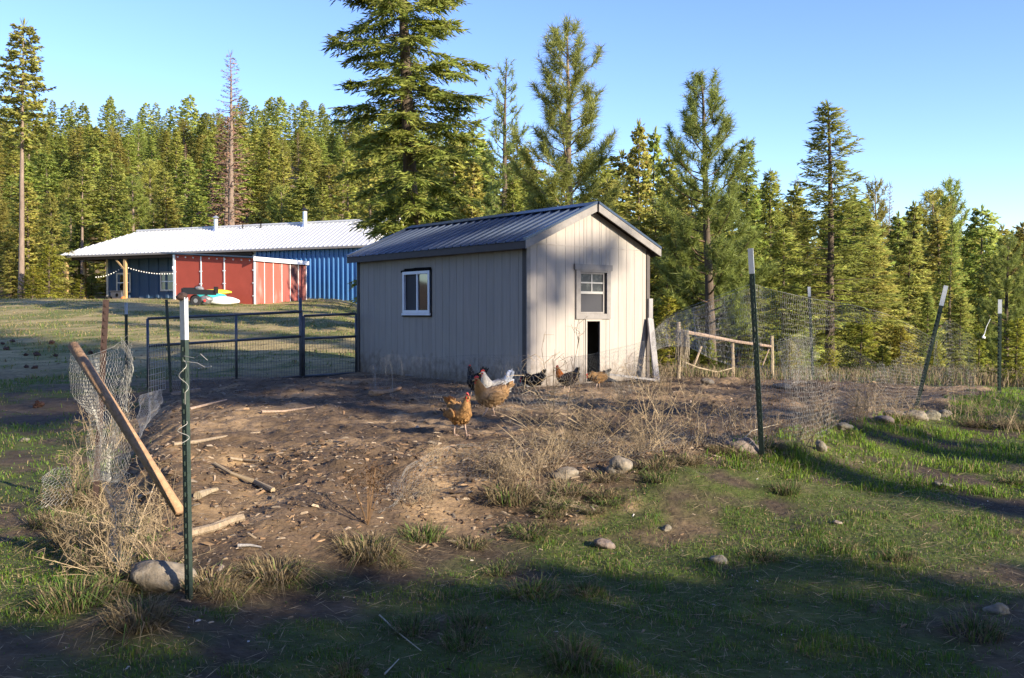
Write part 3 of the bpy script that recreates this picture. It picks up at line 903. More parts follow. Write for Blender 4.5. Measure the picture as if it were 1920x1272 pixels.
for i in range(46):
    u, Yd = rs.uniform(1240, 1990), rs.uniform(62, 130)
    v = np.interp(u, [1240, 1450, 1700, 1950], [345, 375, 405, 440]) + rs.uniform(0, 70)
    put(rs.choice(["far0", "far1", "far2", "far3", "far4"]), u, v, Yd, "green conifer in the thick woods behind and beside the pen", GR, wide=rs.uniform(0.8, 1.15), name="forest_conifer")

# --- forest on the hillside behind the barn
GH = "conifers on the hillside behind the barn"
n = 0
tries = 0
pts = []
while n < 185 and tries < 12000:
    tries += 1
    Yd = 82 + 92 * rs.random() ** 0.9 if n > 26 else rs.uniform(62, 80)
    az = rs.uniform(-0.62, -0.0) if n > 26 else rs.uniform(-0.6, -0.22)
    x = az * Yd
    if Yd < 100 and abs(az + 0.305) < 0.03:
        continue
    if any((x - a) ** 2 + (Yd - b) ** 2 < (2.6 + 0.008 * Yd) ** 2 for a, b in pts):
        continue
    pts.append((x, Yd))
    g = hz(x, Yd)
    skyline = 0.222 - 0.03 * max(0, (az + 0.2) / 0.2) + rs.uniform(-0.03, 0.014)
    H = min((rs.uniform(6.5, 11) if Yd < 110 else rs.uniform(7.5, 12.5)) if n > 26 else rs.uniform(5, 8.5), CAMZ + skyline * Yd - g)
    if H < 4:
        continue
    k = rs.choice(["far0", "far1", "far2", "far3", "far4", "farpine", "far1"])
    if n <= 26:
        lab, gl = "conifer at the forest foot just behind the barn", "conifers at the forest foot behind the barn"
    elif Yd < 128:
        lab, gl = "conifer on the lower half of the forested hillside behind the barn", GH
    else:
        lab, gl = "small distant conifer on the upper half of the forested hillside", GH + ", upper half"
    plant(P[k][0], P[k][1], (x, Yd, g - 0.2), H, lab, "tree", gl, None, rs.uniform(1.3, 1.75), "forest_conifer")
    n += 1

# --- the far top of the hill reads as one mass
ff = MB()
protos = []
for sd in (301, 302, 303):
    t_, c_ = fir_tree(sd, 12.0, 2.4, 80, 11, 0.7, 0.12, bare=0.06, prof=0.75, droop=0.3, up=0.6, tint=0.3, sub=3, limb=False, r0=0.17)
    protos.append((np.concatenate(c_.v), [f.copy() for f in c_.f], np.concatenate(c_.c), np.concatenate(c_.nv)))
pts2 = []
tries = 0
while len(pts2) < 190 and tries < 9000:
    tries += 1
    Yd = rs.uniform(168, 262)
    az = rs.uniform(-0.63, 0.04)
    x = az * Yd
    if any((x - a) ** 2 + (Yd - b) ** 2 < 12 for a, b in pts2):
        continue
    g = hz(x, Yd)
    H = min(rs.uniform(9, 15), CAMZ + (0.224 - 0.03 * max(0, (az + 0.2) / 0.2) + rs.uniform(-0.03, 0.012)) * Yd - g)
    if H < 4:
        continue
    pts2.append((x, Yd))
    v, f, c, nv = rs.choice(protos)
    s_ = H / 12
    a = rs.uniform(0, 6.28)
    R_ = np.array([[math.cos(a), -math.sin(a), 0], [math.sin(a), math.cos(a), 0], [0, 0, 1]])
    ff.add((v * s_ * (1.4, 1.4, 1)) @ R_.T + np.array([x, Yd, g - .2]), [q for q in f], c * rs.uniform(.7, 1.15), nv @ R_.T)
tag(ff.build("far_forest", M["firfar"]), "distant conifers along the hilltop skyline", "forest", kind="stuff")

# --- trees outside the picture on the right: they cast the long evening shadows
GS = "trees beside the pen outside the picture"
def caster(t, q, H, kind, wide=1.0, lift=0.0):
    q = q * 0.935
    x, y = t * math.cos(SUN_TH) + q * math.sin(SUN_TH), -t * math.sin(SUN_TH) + q * math.cos(SUN_TH)
    plant(P[kind][0], P[kind][1], (x, y, hz(x, y) - 0.2), H, "conifer standing right of the camera, its shadow lying over the yard", "tree", GS, None, wide, "unseen_conifer")
for t, q, H, k, w in [(26, -20, 19, "far1", 1.2), (22, -15, 18, "far3", 1.2), (17, -10.5, 16, "far1", 1.2), (21, -7, 17, "far3", 1.15), (16, -4.2, 12, "far1", 1.15), (24, -4, 15, "far2", 1.1), (30, -11, 20, "far1", 1.2),
                      (30, 8.2, 27, "tallpine", 1.5), (26, 10.3, 27, "tallpine", 1.3), (33, 11.0, 28, "tallpine", 1.1), (25, 13.2, 12.6, "cloudpine", 0.8), (27, 14.7, 13.2, "cloudpine", 0.8),
                      (20, 18.2, 20, "tallpine", 0.6)]:
    caster(t, q, H, k, w)
for k in range(14):
    q = -5.5 + k * 1.02
    t = 11.2 + (k * 0.73) % 2.2
    end = np.interp(q, [2, 4, 5.8, 8], [-5.5, -4.3, -3.0, 0.4])
    caster(t, q, (t - end) * math.tan(SUN_EL) / 0.96 * (1.25 if q < 1.5 else 1), "far3" if k % 2 else "far1", 1.55)
for x, y, H in [(-4, -9, 17), (-11, -7, 16), (-17, 0, 17), (-20, 8, 15), (3, -12, 18), (9, -9, 17), (-7, -15, 19), (-14, -13, 18), (-23, -6, 18), (15, -16, 19)]:  # unseen trees added behind the camera to keep sky light off the foreground
    plant(P["far3"][0], P["far3"][1], (x, y, hz(x, y) - .2), H, "conifer of the woods behind the camera", "tree", "unseen trees added to block sky light", None, 1.2, "unseen_conifer")
# ------------------------------------------------------------------ the grey shed
def wpt(o, e, s, z, out=0.0, nrm=None):
    p = o + e * s + (nrm * out if nrm is not None else 0)
    return np.array([p[0], p[1], z])

N1 = -E2                      # outward normal of the long wall
N2 = -E1                      # outward normal of the gable wall
LW, GW, WH = 5.0, 2.74, 2.22
shed = thing("garden_shed", "small grey board-sided shed with dark ribbed metal roof inside the chicken pen", "shed", (SHED_C[0], SHED_C[1], SHED_Z))
zb, ze = SHED_Z - 0.12, SHED_Z + WH
RISE = 0.60
zr = ze + RISE                # wall apex of the gable

def board(o, e, nrm, s0, s1, z0, zl, zr_, th=0.018, g=0.006):
    """one siding strip with a recessed joint either side; top may slope"""
    mb = MB()
    a, b = s0 + g / 2, s1 - g / 2
    p = [wpt(o, e, a, z0, -th, nrm), wpt(o, e, b, z0, -th, nrm), wpt(o, e, b, z0, 0, nrm), wpt(o, e, a, z0, 0, nrm),
         wpt(o, e, a, zl, -th, nrm), wpt(o, e, b, zr_, -th, nrm), wpt(o, e, b, zr_, 0, nrm), wpt(o, e, a, zl, 0, nrm)]
    return mb.hexa(p).build("board", M["siding"], wall_part)

WIN1 = (2.54, 3.39, CAMZ + 0.03, CAMZ + 0.83)
WIN2 = (1.10, 1.71, CAMZ + 0.02, CAMZ + 0.70)
DOOR = (1.27, 1.56, SHED_Z + 0.02, CAMZ - 0.10)

def split(s0, s1, z0, z1l, z1r, holes):
    segs = [(z0, None)]
    hs = sorted([h for h in holes if s1 > h[0] + 0.004 and s0 < h[1] - 0.004], key=lambda h: h[2])
    out, cur = [], z0
    for h in hs:
        if h[2] - cur > 0.01:
            out.append((cur, h[2], h[2]))
        cur = h[3]
    out.append((cur, z1l, z1r))
    return out

def edges(total, step, cuts):
    e = list(np.arange(0, total, step)) + [total]
    e = [q for q in e if all(abs(q - c) > 0.03 for c in cuts)] + list(cuts)
    return sorted(e)

# dark backing walls behind the joints
wall_part = MB().fbox(wpt(SHED_C, E1, 0.03, zb, -0.022, N1), np.append(E1, 0) * (LW - 0.06), np.append(-N1, 0) * 0.012, (0, 0, ze - zb)).build("long_wall", M["black"], shed)
# (window and its opening are set into the boards; the backing is cut by the black room behind)
for a, b in zip(edges(LW, 0.2, WIN1[:2])[:-1], edges(LW, 0.2, WIN1[:2])[1:]):
    for z0, zl, zr_ in split(a, b, zb, ze, ze, [WIN1]):
        board(SHED_C, E1, N1, a, b, z0, zl, zr_)

gtop = lambda s: ze + RISE * (1 - abs(s - GW / 2) / (GW / 2))
mbk = MB()
dd = np.append(E1, 0) * 0.012
for a, b, z0, z1 in [(0.03, DOOR[0], zb, None), (DOOR[1], GW - 0.03, zb, None), (DOOR[0], DOOR[1], DOOR[3], None)]:
    pts_s = sorted(set([a, b] + ([GW / 2] if a < GW / 2 < b else [])))
    for s0, s1 in zip(pts_s[:-1], pts_s[1:]):
        i0, i1 = wpt(SHED_C, E2, s0, z0, -0.022, N2), wpt(SHED_C, E2, s1, z0, -0.022, N2)
        t0, t1 = wpt(SHED_C, E2, s0, gtop(s0) - 0.02, -0.022, N2), wpt(SHED_C, E2, s1, gtop(s1) - 0.02, -0.022, N2)
        mbk.hexa([i0 + dd, i1 + dd, i1, i0, t0 + dd, t1 + dd, t1, t0])
wall_part = mbk.build("gable_wall", M["black"], shed)
cuts = sorted(set([WIN2[0], WIN2[1], DOOR[0], DOOR[1], GW / 2]))
seam = ze - 0.03
eg = edges(GW, 0.2, cuts)
for a, b in zip(eg[:-1], eg[1:]):
    for z0, zl, zr_ in split(a, b, zb, gtop(a) - 0.03, gtop(b) - 0.03, [DOOR, WIN2]):
        if z0 < seam - 0.05 and zl > seam + 0.02 and zr_ > seam + 0.02:
            board(SHED_C, E2, N2, a, b, z0, seam - 0.004, seam - 0.004)
            board(SHED_C, E2, N2, a, b, seam + 0.004, zl, zr_)
        else:
            board(SHED_C, E2, N2, a, b, z0, zl, zr_)
# seam flashing
MB().fbox(wpt(SHED_C, E2, 0.06, seam - 0.006, 0.0, N2), np.append(E2, 0) * (GW - 0.12), np.append(N2, 0) * 0.006, (0, 0, 0.014)).build("seam_flashing", M["siding"], shed)
# far walls
mb = MB()
mb.fbox(wpt(SHED_C + E2 * GW, E1, 0.0, zb, 0, N1), np.append(E1, 0) * LW, np.append(N1, 0) * 0.03, (0, 0, ze - zb))
mb.build("far_wall", M["siding"], shed)
p0 = SHED_C + E1 * LW
mb = MB()
q = [wpt(p0, E2, s, z, 0) for s, z in ((0, zb), (GW, zb), (GW, ze), (GW / 2, zr), (0, ze))]
bk = np.append(N2, 0) * 0.03
mb.add([*q, *[a + bk for a in q]], [(0, 1, 2, 3, 4), (9, 8, 7, 6, 5), (0, 5, 6, 1), (1, 6, 7, 2), (2, 7, 8, 3), (3, 8, 9, 4), (4, 9, 5, 0)])
mb.build("far_gable", M["siding"], shed)
MB().fbox(wpt(SHED_C + E2 * 0.04, E1, 0.04, SHED_Z - 0.02, 0), np.append(E1, 0) * (LW - 0.08), np.append(E2, 0) * (GW - 0.08), (0, 0, 0.03)).build("inner_floor", M["inner"], shed)
# corner boards
def cboard(s_e1, s_e2, e, nrm, w, z0, z1, out, nm="corner_board"):
    o = SHED_C + E1 * s_e1 + E2 * s_e2
    return MB().fbox(np.array([*(o + nrm * 0.002), z0]), np.append(e, 0) * w, np.append(nrm, 0) * out, (0, 0, z1 - z0)).build(nm, M["trim"], shed)
cboard(0, 0, E1, N1, 0.085, zb, ze - 0.005, 0.02)
cboard(LW - 0.07, 0, E1, N1, 0.07, zb, ze - 0.005, 0.02)
MB().fbox(np.array([*(SHED_C + N1 * 0.021 + N2 * 0.002), zb]), np.append(E2, 0) * 0.075, np.append(N2, 0) * 0.02, (0, 0, ze - zb)).build("corner_board", M["greytrim"], shed)
MB().fbox(np.array([*(SHED_C + E2 * (GW - 0.06) + N2 * 0.002), zb]), np.append(E2, 0) * 0.075, np.append(N2, 0) * 0.02, (0, 0, ze - zb)).build("corner_board", M["trim"], shed)

# roof
OVE, OVG, OVB = 0.12, 0.13, 0.12
pit = math.atan(RISE / (GW / 2))
def roof_pt(side, s, r, lift=0.0):
    """side 0 = slope over the long wall, 1 = far slope; s along E1 (gable end at -OVG), r = horizontal distance from the ridge"""
    sgn = -1 if side == 0 else 1
    p = SHED_C + E2 * (GW / 2 + sgn * r) + E1 * s
    nz_ = math.cos(pit)
    nh = E2 * sgn * math.sin(pit)
    z = zr - r * math.tan(pit)
    return np.array([p[0] + nh[0] * lift, p[1] + nh[1] * lift, z + nz_ * lift])
RUN = GW / 2 + OVE
s0, s1 = -OVG, LW + OVB
for side in (0, 1):
    deck = MB().hexa([roof_pt(side, s0 + .012, 0, .0), roof_pt(side, s1 - .012, 0, .0), roof_pt(side, s1 - .012, RUN - .015, .0), roof_pt(side, s0 + .012, RUN - .015, .0),
                      roof_pt(side, s0 + .012, 0, .05), roof_pt(side, s1 - .012, 0, .05), roof_pt(side, s1 - .012, RUN - .015, .05), roof_pt(side, s0 + .012, RUN - .015, .05)])
    deck = deck.build("roof_deck", M["trim"], shed)
    npan = 23
    ws = (s1 - s0) / npan
    for i in range(npan):
        a = s0 + i * ws
        mb = MB()
        prof = [(0, .056), (ws * .80, .056), (ws * .84, .078), (ws * .93, .078), (ws * .985, .056)]
        v, f = [], []
        for (x, l) in prof:
            v += [roof_pt(side, a + x, 0.0, l), roof_pt(side, a + x, RUN + 0.03, l)]
        for j in range(len(prof) - 1):
            f.append((2 * j, 2 * j + 1, 2 * j + 3, 2 * j + 2))
        for (x, l) in prof:
            v += [roof_pt(side, a + x, 0.0, .0505), roof_pt(side, a + x, RUN + 0.03, .0505)]
        k = 2 * len(prof)
        for j in range(len(prof) - 1):
            f.append((2 * j + 1, k + 2 * j + 1, k + 2 * j + 3, 2 * j + 3))
        f.append((0, 1, k + 1, k))
        mb.add(v, f).build("roof_panel", M["darkroof"], deck)
    # eave fascia
    a, b = roof_pt(side, s0, RUN, .045), roof_pt(side, s1, RUN, .045)
    h = 0.115
    sg = -1 if side == 0 else 1
    MB().fbox(a - np.array([0, 0, h]), b - a, np.append(E2 * sg, 0) * 0.022, (0, 0, h)).build("eave_fascia", M["trim"], shed)
    # rake fascia at both ends
    for s_, n_ in ((s0, N2), (s1, -N2)):
        a, b = roof_pt(side, s_, 0.0, .052), roof_pt(side, s_, RUN + 0.012, .052)
        dn = np.array([0, 0, -0.12])
        o = np.append(n_, 0) * 0.024
        MB().hexa([a + dn, b + dn, b + dn + o, a + dn + o, a, b, b + o, a + o]).build("rake_fascia", M["greytrim"], shed)
        c = MB()
        l = np.append(n_, 0) * 0.034
        up = np.array([0, 0, .045])
        ins = -np.append(n_, 0) * 0.05
        c.hexa([a + ins + up * .75, b + ins + up * .75, b + l + up * .1, a + l + up * .1, a + ins + up, b + ins + up, b + l + up, a + l + up]).build("rake_flashing", M["darkroof"], shed)
    # soffit under the gable overhang is the deck itself
rc = MB()
for side in (0, 1):
    rc.hexa([roof_pt(side, s0 - .03, 0, .082), roof_pt(side, s1 + .02, 0, .082), roof_pt(side, s1 + .02, .16, .082), roof_pt(side, s0 - .03, .16, .082),
             roof_pt(side, s0 - .03, 0, .094), roof_pt(side, s1 + .02, 0, .094), roof_pt(side, s1 + .02, .16, .094), roof_pt(side, s0 - .03, .16, .094)])
rc.build("ridge_cap", M["darkroof"], shed)

# sliding window in the long wall
def frame(o, e, nrm, s0, s1, z0, z1, w, dep, back, name, m, parent):
    mb = MB()
    e3, n3 = np.append(e, 0), np.append(nrm, 0)
    for a, b, c, d in ((s0, s1, z0, z0 + w), (s0, s1, z1 - w, z1), (s0, s0 + w, z0 + w, z1 - w), (s1 - w, s1, z0 + w, z1 - w)):
        mb.fbox(wpt(o, e, a, c, -back, nrm), e3 * (b - a), n3 * dep, (0, 0, d - c))
    return mb.build(name, m, parent)

def slab(o, e, nrm, s0, s1, z0, z1, out, th, name, m, parent):
    return MB().fbox(wpt(o, e, s0, z0, out - th, nrm), np.append(e, 0) * (s1 - s0), np.append(nrm, 0) * th, (0, 0, z1 - z0)).build(name, m, parent)
a, b, c, d = WIN1
win = frame(SHED_C, E1, N1, a + .005, b - .005, c + .005, d - .06, 0.05, 0.065, 0.03, "window", M["vinyl"], shed)
mid = (a + b) / 2 - 0.01
slab(SHED_C, E1, N1, mid - .02, mid + .02, c + .055, d - .11, 0.012, 0.03, "mullion", M["vinyl"], win)
slab(SHED_C, E1, N1, mid + .02, b - .055, c + .055, d - .11, -0.006, 0.012, "screen", M["screen"], win)
slab(SHED_C, E1, N1, a + .055, mid - .02, c + .055, d - .11, -0.01, 0.008, "pane", M["glass"], win)
slab(SHED_C, E1, N1, a - .02, b + .01, c - .035, c + .003, 0.045, 0.045, "sill", M["vinyl"], win)
tape = MB()
tape.fbox(wpt(SHED_C, E1, a - .02, d - .055, .002, N1), np.append(E1, 0) * (b - a + .07), np.append(N1, 0) * .02, (0, 0, 0.025))
tape.tube([wpt(SHED_C, E1, a - .02, d - .02, .02, N1), wpt(SHED_C, E1, (a + b) / 2, d - .012, .03, N1), wpt(SHED_C, E1, b - .1, d - .03, .025, N1), wpt(SHED_C, E1, b + .05, d - .055, .015, N1)], (.016, .014, .014, .018), 6, jit=.2)
tape.fbox(wpt(SHED_C, E1, a - .03, c - .058, .002, N1), np.append(E1, 0) * (b - a + .05), np.append(N1, 0) * .03, (0, 0, 0.02))
tape.fbox(wpt(SHED_C, E1, a - .026, c - .04, .002, N1), np.append(E1, 0) * .022, np.append(N1, 0) * .02, (0, 0, d - c))
tape.build("flashing_tape", M["black"], shed)
# sash window in the gable
a, b, c, d = WIN2
tw = MB()
e3, n3 = np.append(E2, 0), np.append(N2, 0)
for s_0, s_1, z0, z1, o_ in ((a - .085, a, c - .085, d + .02, .028), (b, b + .085, c - .085, d + .02, .028), (a, b, c - .085, c, .026), (a - .12, b + .12, d + .02, d + .115, .034)):
    tw.fbox(wpt(SHED_C, E2, s_0, z0, .001, N2), e3 * (s_1 - s_0), n3 * o_, (0, 0, z1 - z0))
tw.fbox(wpt(SHED_C, E2, a, d - .012, .001, N2), e3 * (b - a), n3 * .026, (0, 0, .032))
w2 = tw.build("window", M["greytrim"], shed)
frame(SHED_C, E2, N2, a + .002, b - .05, c + .002, d - .014, 0.028, 0.03, 0.02, "sash", M["greytrim"], w2)
zm = c + (d - c) * 0.50
slab(SHED_C, E2, N2, a + .03, b - .078, zm - .02, zm + .02, 0.008, 0.03, "meeting_rail", M["bar"], w2)
sm = (a + b) / 2 - .024
slab(SHED_C, E2, N2, sm - .011, sm + .011, zm + .02, d - .042, 0.004, 0.02, "glazing_bar", M["bar"], w2)
zq = (zm + .02 + d - .042) / 2
slab(SHED_C, E2, N2, a + .03, sm - .011, zq - .011, zq + .011, 0.004, 0.02, "glazing_bar", M["bar"], w2)
slab(SHED_C, E2, N2, sm + .011, b - .078, zq - .011, zq + .011, 0.004, 0.02, "glazing_bar", M["bar"], w2)
for (s_0, s_1) in ((a + .03, sm - .011), (sm + .011, b - .078)):
    for (z0, z1) in ((zm + .02, zq - .011), (zq + .011, d - .042)):
        slab(SHED_C, E2, N2, s_0, s_1, z0, z1, -0.008, 0.006, "pane", M["dullglass"], w2)
slab(SHED_C, E2, N2, a + .03, b - .078, c + .03, zm - .02, -0.012, 0.006, "screen", M["screen"], w2)
slab(SHED_C, E2, N2, b - .05, b, c, d - .012, -0.016, 0.004, "gap", M["black"], w2)  # black strip standing in for the right jamb's cast shadow
# pop door frame
a, b, c, d = DOOR
pf = MB()
pf.fbox(wpt(SHED_C, E2, a - .035, c, .001, N2), e3 * .035, n3 * .014, (0, 0, d - c + .03))
pf.fbox(wpt(SHED_C, E2, b, c, .001, N2), e3 * .035, n3 * .014, (0, 0, d - c + .03))
pf.fbox(wpt(SHED_C, E2, a, d, .001, N2), e3 * (b - a), n3 * .014, (0, 0, .03))
pf.build("pop_door_frame", M["siding"], shed)
# ramp below the pop door, lying askew
rp0, rp1 = wpt(SHED_C, E2, 1.42, SHED_Z + .16, .1, N2), wpt(SHED_C, E2, 2.35, SHED_Z + .03, .55, N2)
tag(MB().beam(rp0, rp1, .24, .03).build("ramp_board", M["plank"]), "weathered ramp board lying below the shed's pop door", "board")
# plank leaning on the shed's far corner and short batten
pl0, pl1 = wpt(SHED_C, E2, GW - 0.22, SHED_Z - .1, .40, N2), wpt(SHED_C, E2, GW - 0.02, CAMZ - .06, .06, N2)
tag(MB().beam(pl0, pl1, .13, .03, up=(N2[0], N2[1], 0.3)).build("leaning_plank", M["plank"]), "grey weathered plank leaning against the shed's right corner", "plank")
slab(SHED_C, E2, N2, GW - .05, GW + .045, CAMZ - .06, CAMZ + .28, .065, .04, "batten", M["plank"], shed)

# ------------------------------------------------------------------ the long barn
BO = np.array([-7.71, 50.0])
BL = np.array([-0.915, 0.404]); BL /= np.linalg.norm(BL)
BP = np.array([-BL[1], BL[0]]) * -1
if BP[1] < 0:
    BP = -BP
BG = CAMZ + 0.55              # wall foot, sunk into the ground
EZ = CAMZ + 3.74
RZ = CAMZ + 5.41
def bpt(s, w, z):
    p = BO + BL * s + BP * w
    return np.array([p[0], p[1], z])
barn = thing("long_barn", "long low barn with white metal roof, blue ribbed walls and open porch", "barn", bpt(11, 3, BG))
# ribbed wall helper
def ribbed(s0, s1, w, z0, z1, step, mat_, name, along=True, outw=-1.0):
    mb = MB()
    prof = []
    n = max(2, int(abs(s1 - s0) / step))
    for i in range(n):
        x = s0 + (s1 - s0) * i / n
        dx = (s1 - s0) / n
        prof += [(x, 0), (x + dx * .62, 0), (x + dx * .68, .06), (x + dx * .92, .06)]
    prof.append((s1, 0))
    v = []
    for x, o in prof:
        for z in (z0, z1):
            v.append(bpt(x, w + outw * o, z) if along else bpt(w + outw * o, x, z))
    f = [(2 * i, 2 * i + 2, 2 * i + 3, 2 * i + 1) for i in range(len(prof) - 1)]
    mb.add(v, f)
    return mb.build(name, mat_, barn)
ribbed(0.35, 7.7, 0.35, BG - .5, EZ - .12, 0.3, M["blue"], "blue_wall")
ribbed(0.3, 6.4, 0.35, BG - .5, EZ - .1, 0.3, M["blue"], "blue_wall", along=False)
MB().fbox(bpt(7.7, .3, BG - .5), np.append(BL, 0) * .22, np.append(BP, 0) * 1.4, (0, 0, EZ - BG + .4)).build("wall_corner_trim", M["white"], barn)
MB().fbox(bpt(.25, .27, BG - .5), np.append(BL, 0) * .12, np.append(BP, 0) * .1, (0, 0, EZ - BG + .4)).build("wall_corner_trim", M["white"], barn)
PW = 1.7                      # porch wall set-back
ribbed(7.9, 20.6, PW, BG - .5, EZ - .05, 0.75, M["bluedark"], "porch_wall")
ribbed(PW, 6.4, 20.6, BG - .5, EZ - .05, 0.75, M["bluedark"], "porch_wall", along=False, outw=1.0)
MB().fbox(bpt(20.55, PW - .06, BG - .5), np.append(BL, 0) * .16, np.append(BP, 0) * .2, (0, 0, EZ - BG + .45)).build("wall_corner_trim", M["cream"], barn)
# roof: long slope, hip at the porch end, gable at the other
ridge0, ridge1, wr = 0.0 - .0, 19.65, 3.2
Rr, Rl = bpt(-.1, wr, RZ), bpt(ridge1, wr, RZ)
Er, El, Bl, Br = bpt(-.1, 0, EZ), bpt(23.3, 0, EZ), bpt(23.3, 6.4, EZ), bpt(-.1, 6.4, EZ)
def ribroof(A, B, C, D, name, n, m=M["whiteroof"]):
    """A,B eave ends; D,C ridge ends above A,B; ribs run from eave to ridge"""
    mb = MB()
    nrm = np.cross(B - A, D - A)
    nrm /= np.linalg.norm(nrm)
    if nrm[2] < 0:
        nrm = -nrm
    th = nrm * .06
    mb.hexa([A - th, B - th, C - th, D - th, A, B, C, D])
    for i in range(n):
        t = (i + .5) / n
        # a rib straight up the slope from the eave; shortened where the hip cuts it
        e = A + (B - A) * t
        ab = unit(B - A)
        up = (D - A) - ab * np.dot(D - A, ab)
        L = 1.0
        x = np.dot(e - A, ab)
        tot = np.linalg.norm(B - A)
        xd, xc = np.dot(D - A, ab), np.dot(C - A, ab)
        if x > xc and tot - xc > 0.05:
            L = (tot - x) / (tot - xc)
        if x < xd and xd > 0.05:
            L = x / xd
        if L < 0.05:
            continue
        mb.fbox(e - ab * .03 + nrm * .002, ab * .06, up * L, nrm * .03)
    return mb.build(name, m, barn)
ribroof(Er, El, Rl, Rr, "front_roof_slope", 76)
ribroof(Bl, Br, Rr, Rl, "rear_roof_slope", 40)
mb = MB()
mb.add([El, Bl, Rl, El - (0, 0, .06), Bl - (0, 0, .06), Rl - (0, 0, .06)], [(0, 1, 2), (5, 4, 3), (0, 3, 4, 1)])
mb.build("hip_roof_slope", M["whiteroof"], barn)
MB().tube([Rr + (0, 0, .03), Rl + (0, 0, .03)], .09, 6).build("ridge_cap", M["whiteroof"], barn)
MB().fbox(bpt(-.1, -.03, EZ - .12), np.append(BL, 0) * 23.4, np.append(BP, 0) * .05, (0, 0, .09)).build("eave_fascia", M["greytrim"], barn)
MB().fbox(bpt(23.25, 0, EZ - .17), np.append(BL, 0) * .05, np.append(BP, 0) * 6.4, (0, 0, .16)).build("eave_fascia", M["cream"], barn)
MB().hexa([Er + (0, 0, -.2), Er + np.append(BL, 0) * .06 - (0, 0, .2), Rr + np.append(BL, 0) * .06 - (0, 0, .2), Rr - (0, 0, .2), Er, Er + np.append(BL, 0) * .06, Rr + np.append(BL, 0) * .06, Rr]).build("rake_trim", M["white"], barn)
MB().hexa([Br + (0, 0, -.2), Br + np.append(BL, 0) * .06 - (0, 0, .2), Rr + np.append(BL, 0) * .06 - (0, 0, .2), Rr - (0, 0, .2), Br, Br + np.append(BL, 0) * .06, Rr + np.append(BL, 0) * .06, Rr]).build("rake_trim", M["white"], barn)
gb = MB()
gb.add([bpt(.3, .35, EZ - .1), bpt(.3, 6.1, EZ - .1), bpt(.3, wr, RZ - .1)], [(0, 2, 1)])
gb.build("gable_panel", M["blue"], barn)
MB().fbox(bpt(7.8, .1, EZ - .3), np.append(BL, 0) * 15.4, np.append(BP, 0) * .12, (0, 0, .14)).build("porch_beam", M["inner"], barn)  # dark material puts the porch's shade into the beam's colour
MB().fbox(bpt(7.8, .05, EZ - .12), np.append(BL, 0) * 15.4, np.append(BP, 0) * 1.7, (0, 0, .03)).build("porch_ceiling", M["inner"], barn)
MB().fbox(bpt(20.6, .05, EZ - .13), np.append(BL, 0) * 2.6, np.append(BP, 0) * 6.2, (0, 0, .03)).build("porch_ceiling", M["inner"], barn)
for s_, w_ in ((17.6, .16), (22.6, .16), (22.75, 1.7), (12.6, .16)):
    p = bpt(s_, w_, BG - .5)
    MB().fbox(p - np.append(BL, 0) * .09, np.append(BL, 0) * .18, np.append(BP, 0) * .16, (0, 0, EZ - .3 - BG + .5)).build("porch_post", M["postwood"], barn)
pb0 = bpt(17.6, .16, EZ - .95)
MB().beam(pb0, bpt(18.3, .2, EZ - .35), .07, .09).build("porch_brace", M["postwood"], barn)
# porch windows
def barn_win(sc, z0, z1, w_):
    mb = MB()
    e3_, p3 = np.append(BL, 0), np.append(-BP, 0)
    for a_, b_, c_, d_ in ((-w_ / 2, w_ / 2, z0, z0 + .09), (-w_ / 2, w_ / 2, z1 - .09, z1), (-w_ / 2, -w_ / 2 + .09, z0 + .09, z1 - .09), (w_ / 2 - .09, w_ / 2, z0 + .09, z1 - .09)):
        mb.fbox(bpt(sc + a_, PW - .04, c_), e3_ * (b_ - a_), p3 * .05, (0, 0, d_ - c_))
    f = mb.build("window", M["cream"], barn)
    zm_ = (z0 + z1) / 2
    MB().fbox(bpt(sc - w_ / 2 + .09, PW - .045, zm_ - .03), e3_ * (w_ - .18), p3 * .03, (0, 0, .06)).build("meeting_rail", M["white"], f)
    for q0, q1 in ((z0 + .09, zm_ - .03), (zm_ + .03, z1 - .09)):
        MB().fbox(bpt(sc - w_ / 2 + .09, PW - .038, q0), e3_ * (w_ - .18), p3 * .015, (0, 0, q1 - q0)).build("pane", M["glass"], f)
def s_of(u, w_):
    k = (u - 960) / FPX
    x0, y0 = BO + BP * w_
    return (x0 - k * y0) / (k * BL[1] - BL[0])
zat = lambda u, v, w_: at(u, v, (BO + BL * s_of(u, w_) + BP * w_)[1])[2]
barn_win(s_of(234, PW), zat(234, 549, PW), zat(234, 512, PW), 1.2)
barn_win(s_of(317, PW), zat(317, 546, PW), zat(317, 510, PW), 1.2)
# vents and flues
for nm, u, v0, v1, r_, mm in (("flue_pipe", 405, 431, 411, .13, M["steel"]), ("flue_pipe", 572, 424, 397, .13, M["steel"]), ("vent_pipe", 455, 428, 421, .045, M["machine"]), ("vent_pipe", 489, 427, 420, .045, M["machine"])):
    Yb = (BO + BL * s_of(u, 2.9) + BP * 2.9)[1]
    a_, b_ = at(u, v0 + 6, Yb), at(u, v1, Yb)
    mb = MB()
    hgt = b_[2] - a_[2]
    mb.tube([a_, a_ + (0, 0, hgt * .3), a_ + (0, 0, hgt * .31), b_], [r_ * 1.9, r_ * 1.3, r_, r_], 10)
    fl = mb.build(nm, mm, barn, smooth=False)
    if r_ > .1:
        MB().tube([b_ + (0, 0, .06), b_ + (0, 0, .1), b_ + (0, 0, .2)], [r_ * 1.3, r_ * 1.5, .05], 10).build("rain_cap", mm if u < 500 else M["machine"], fl)
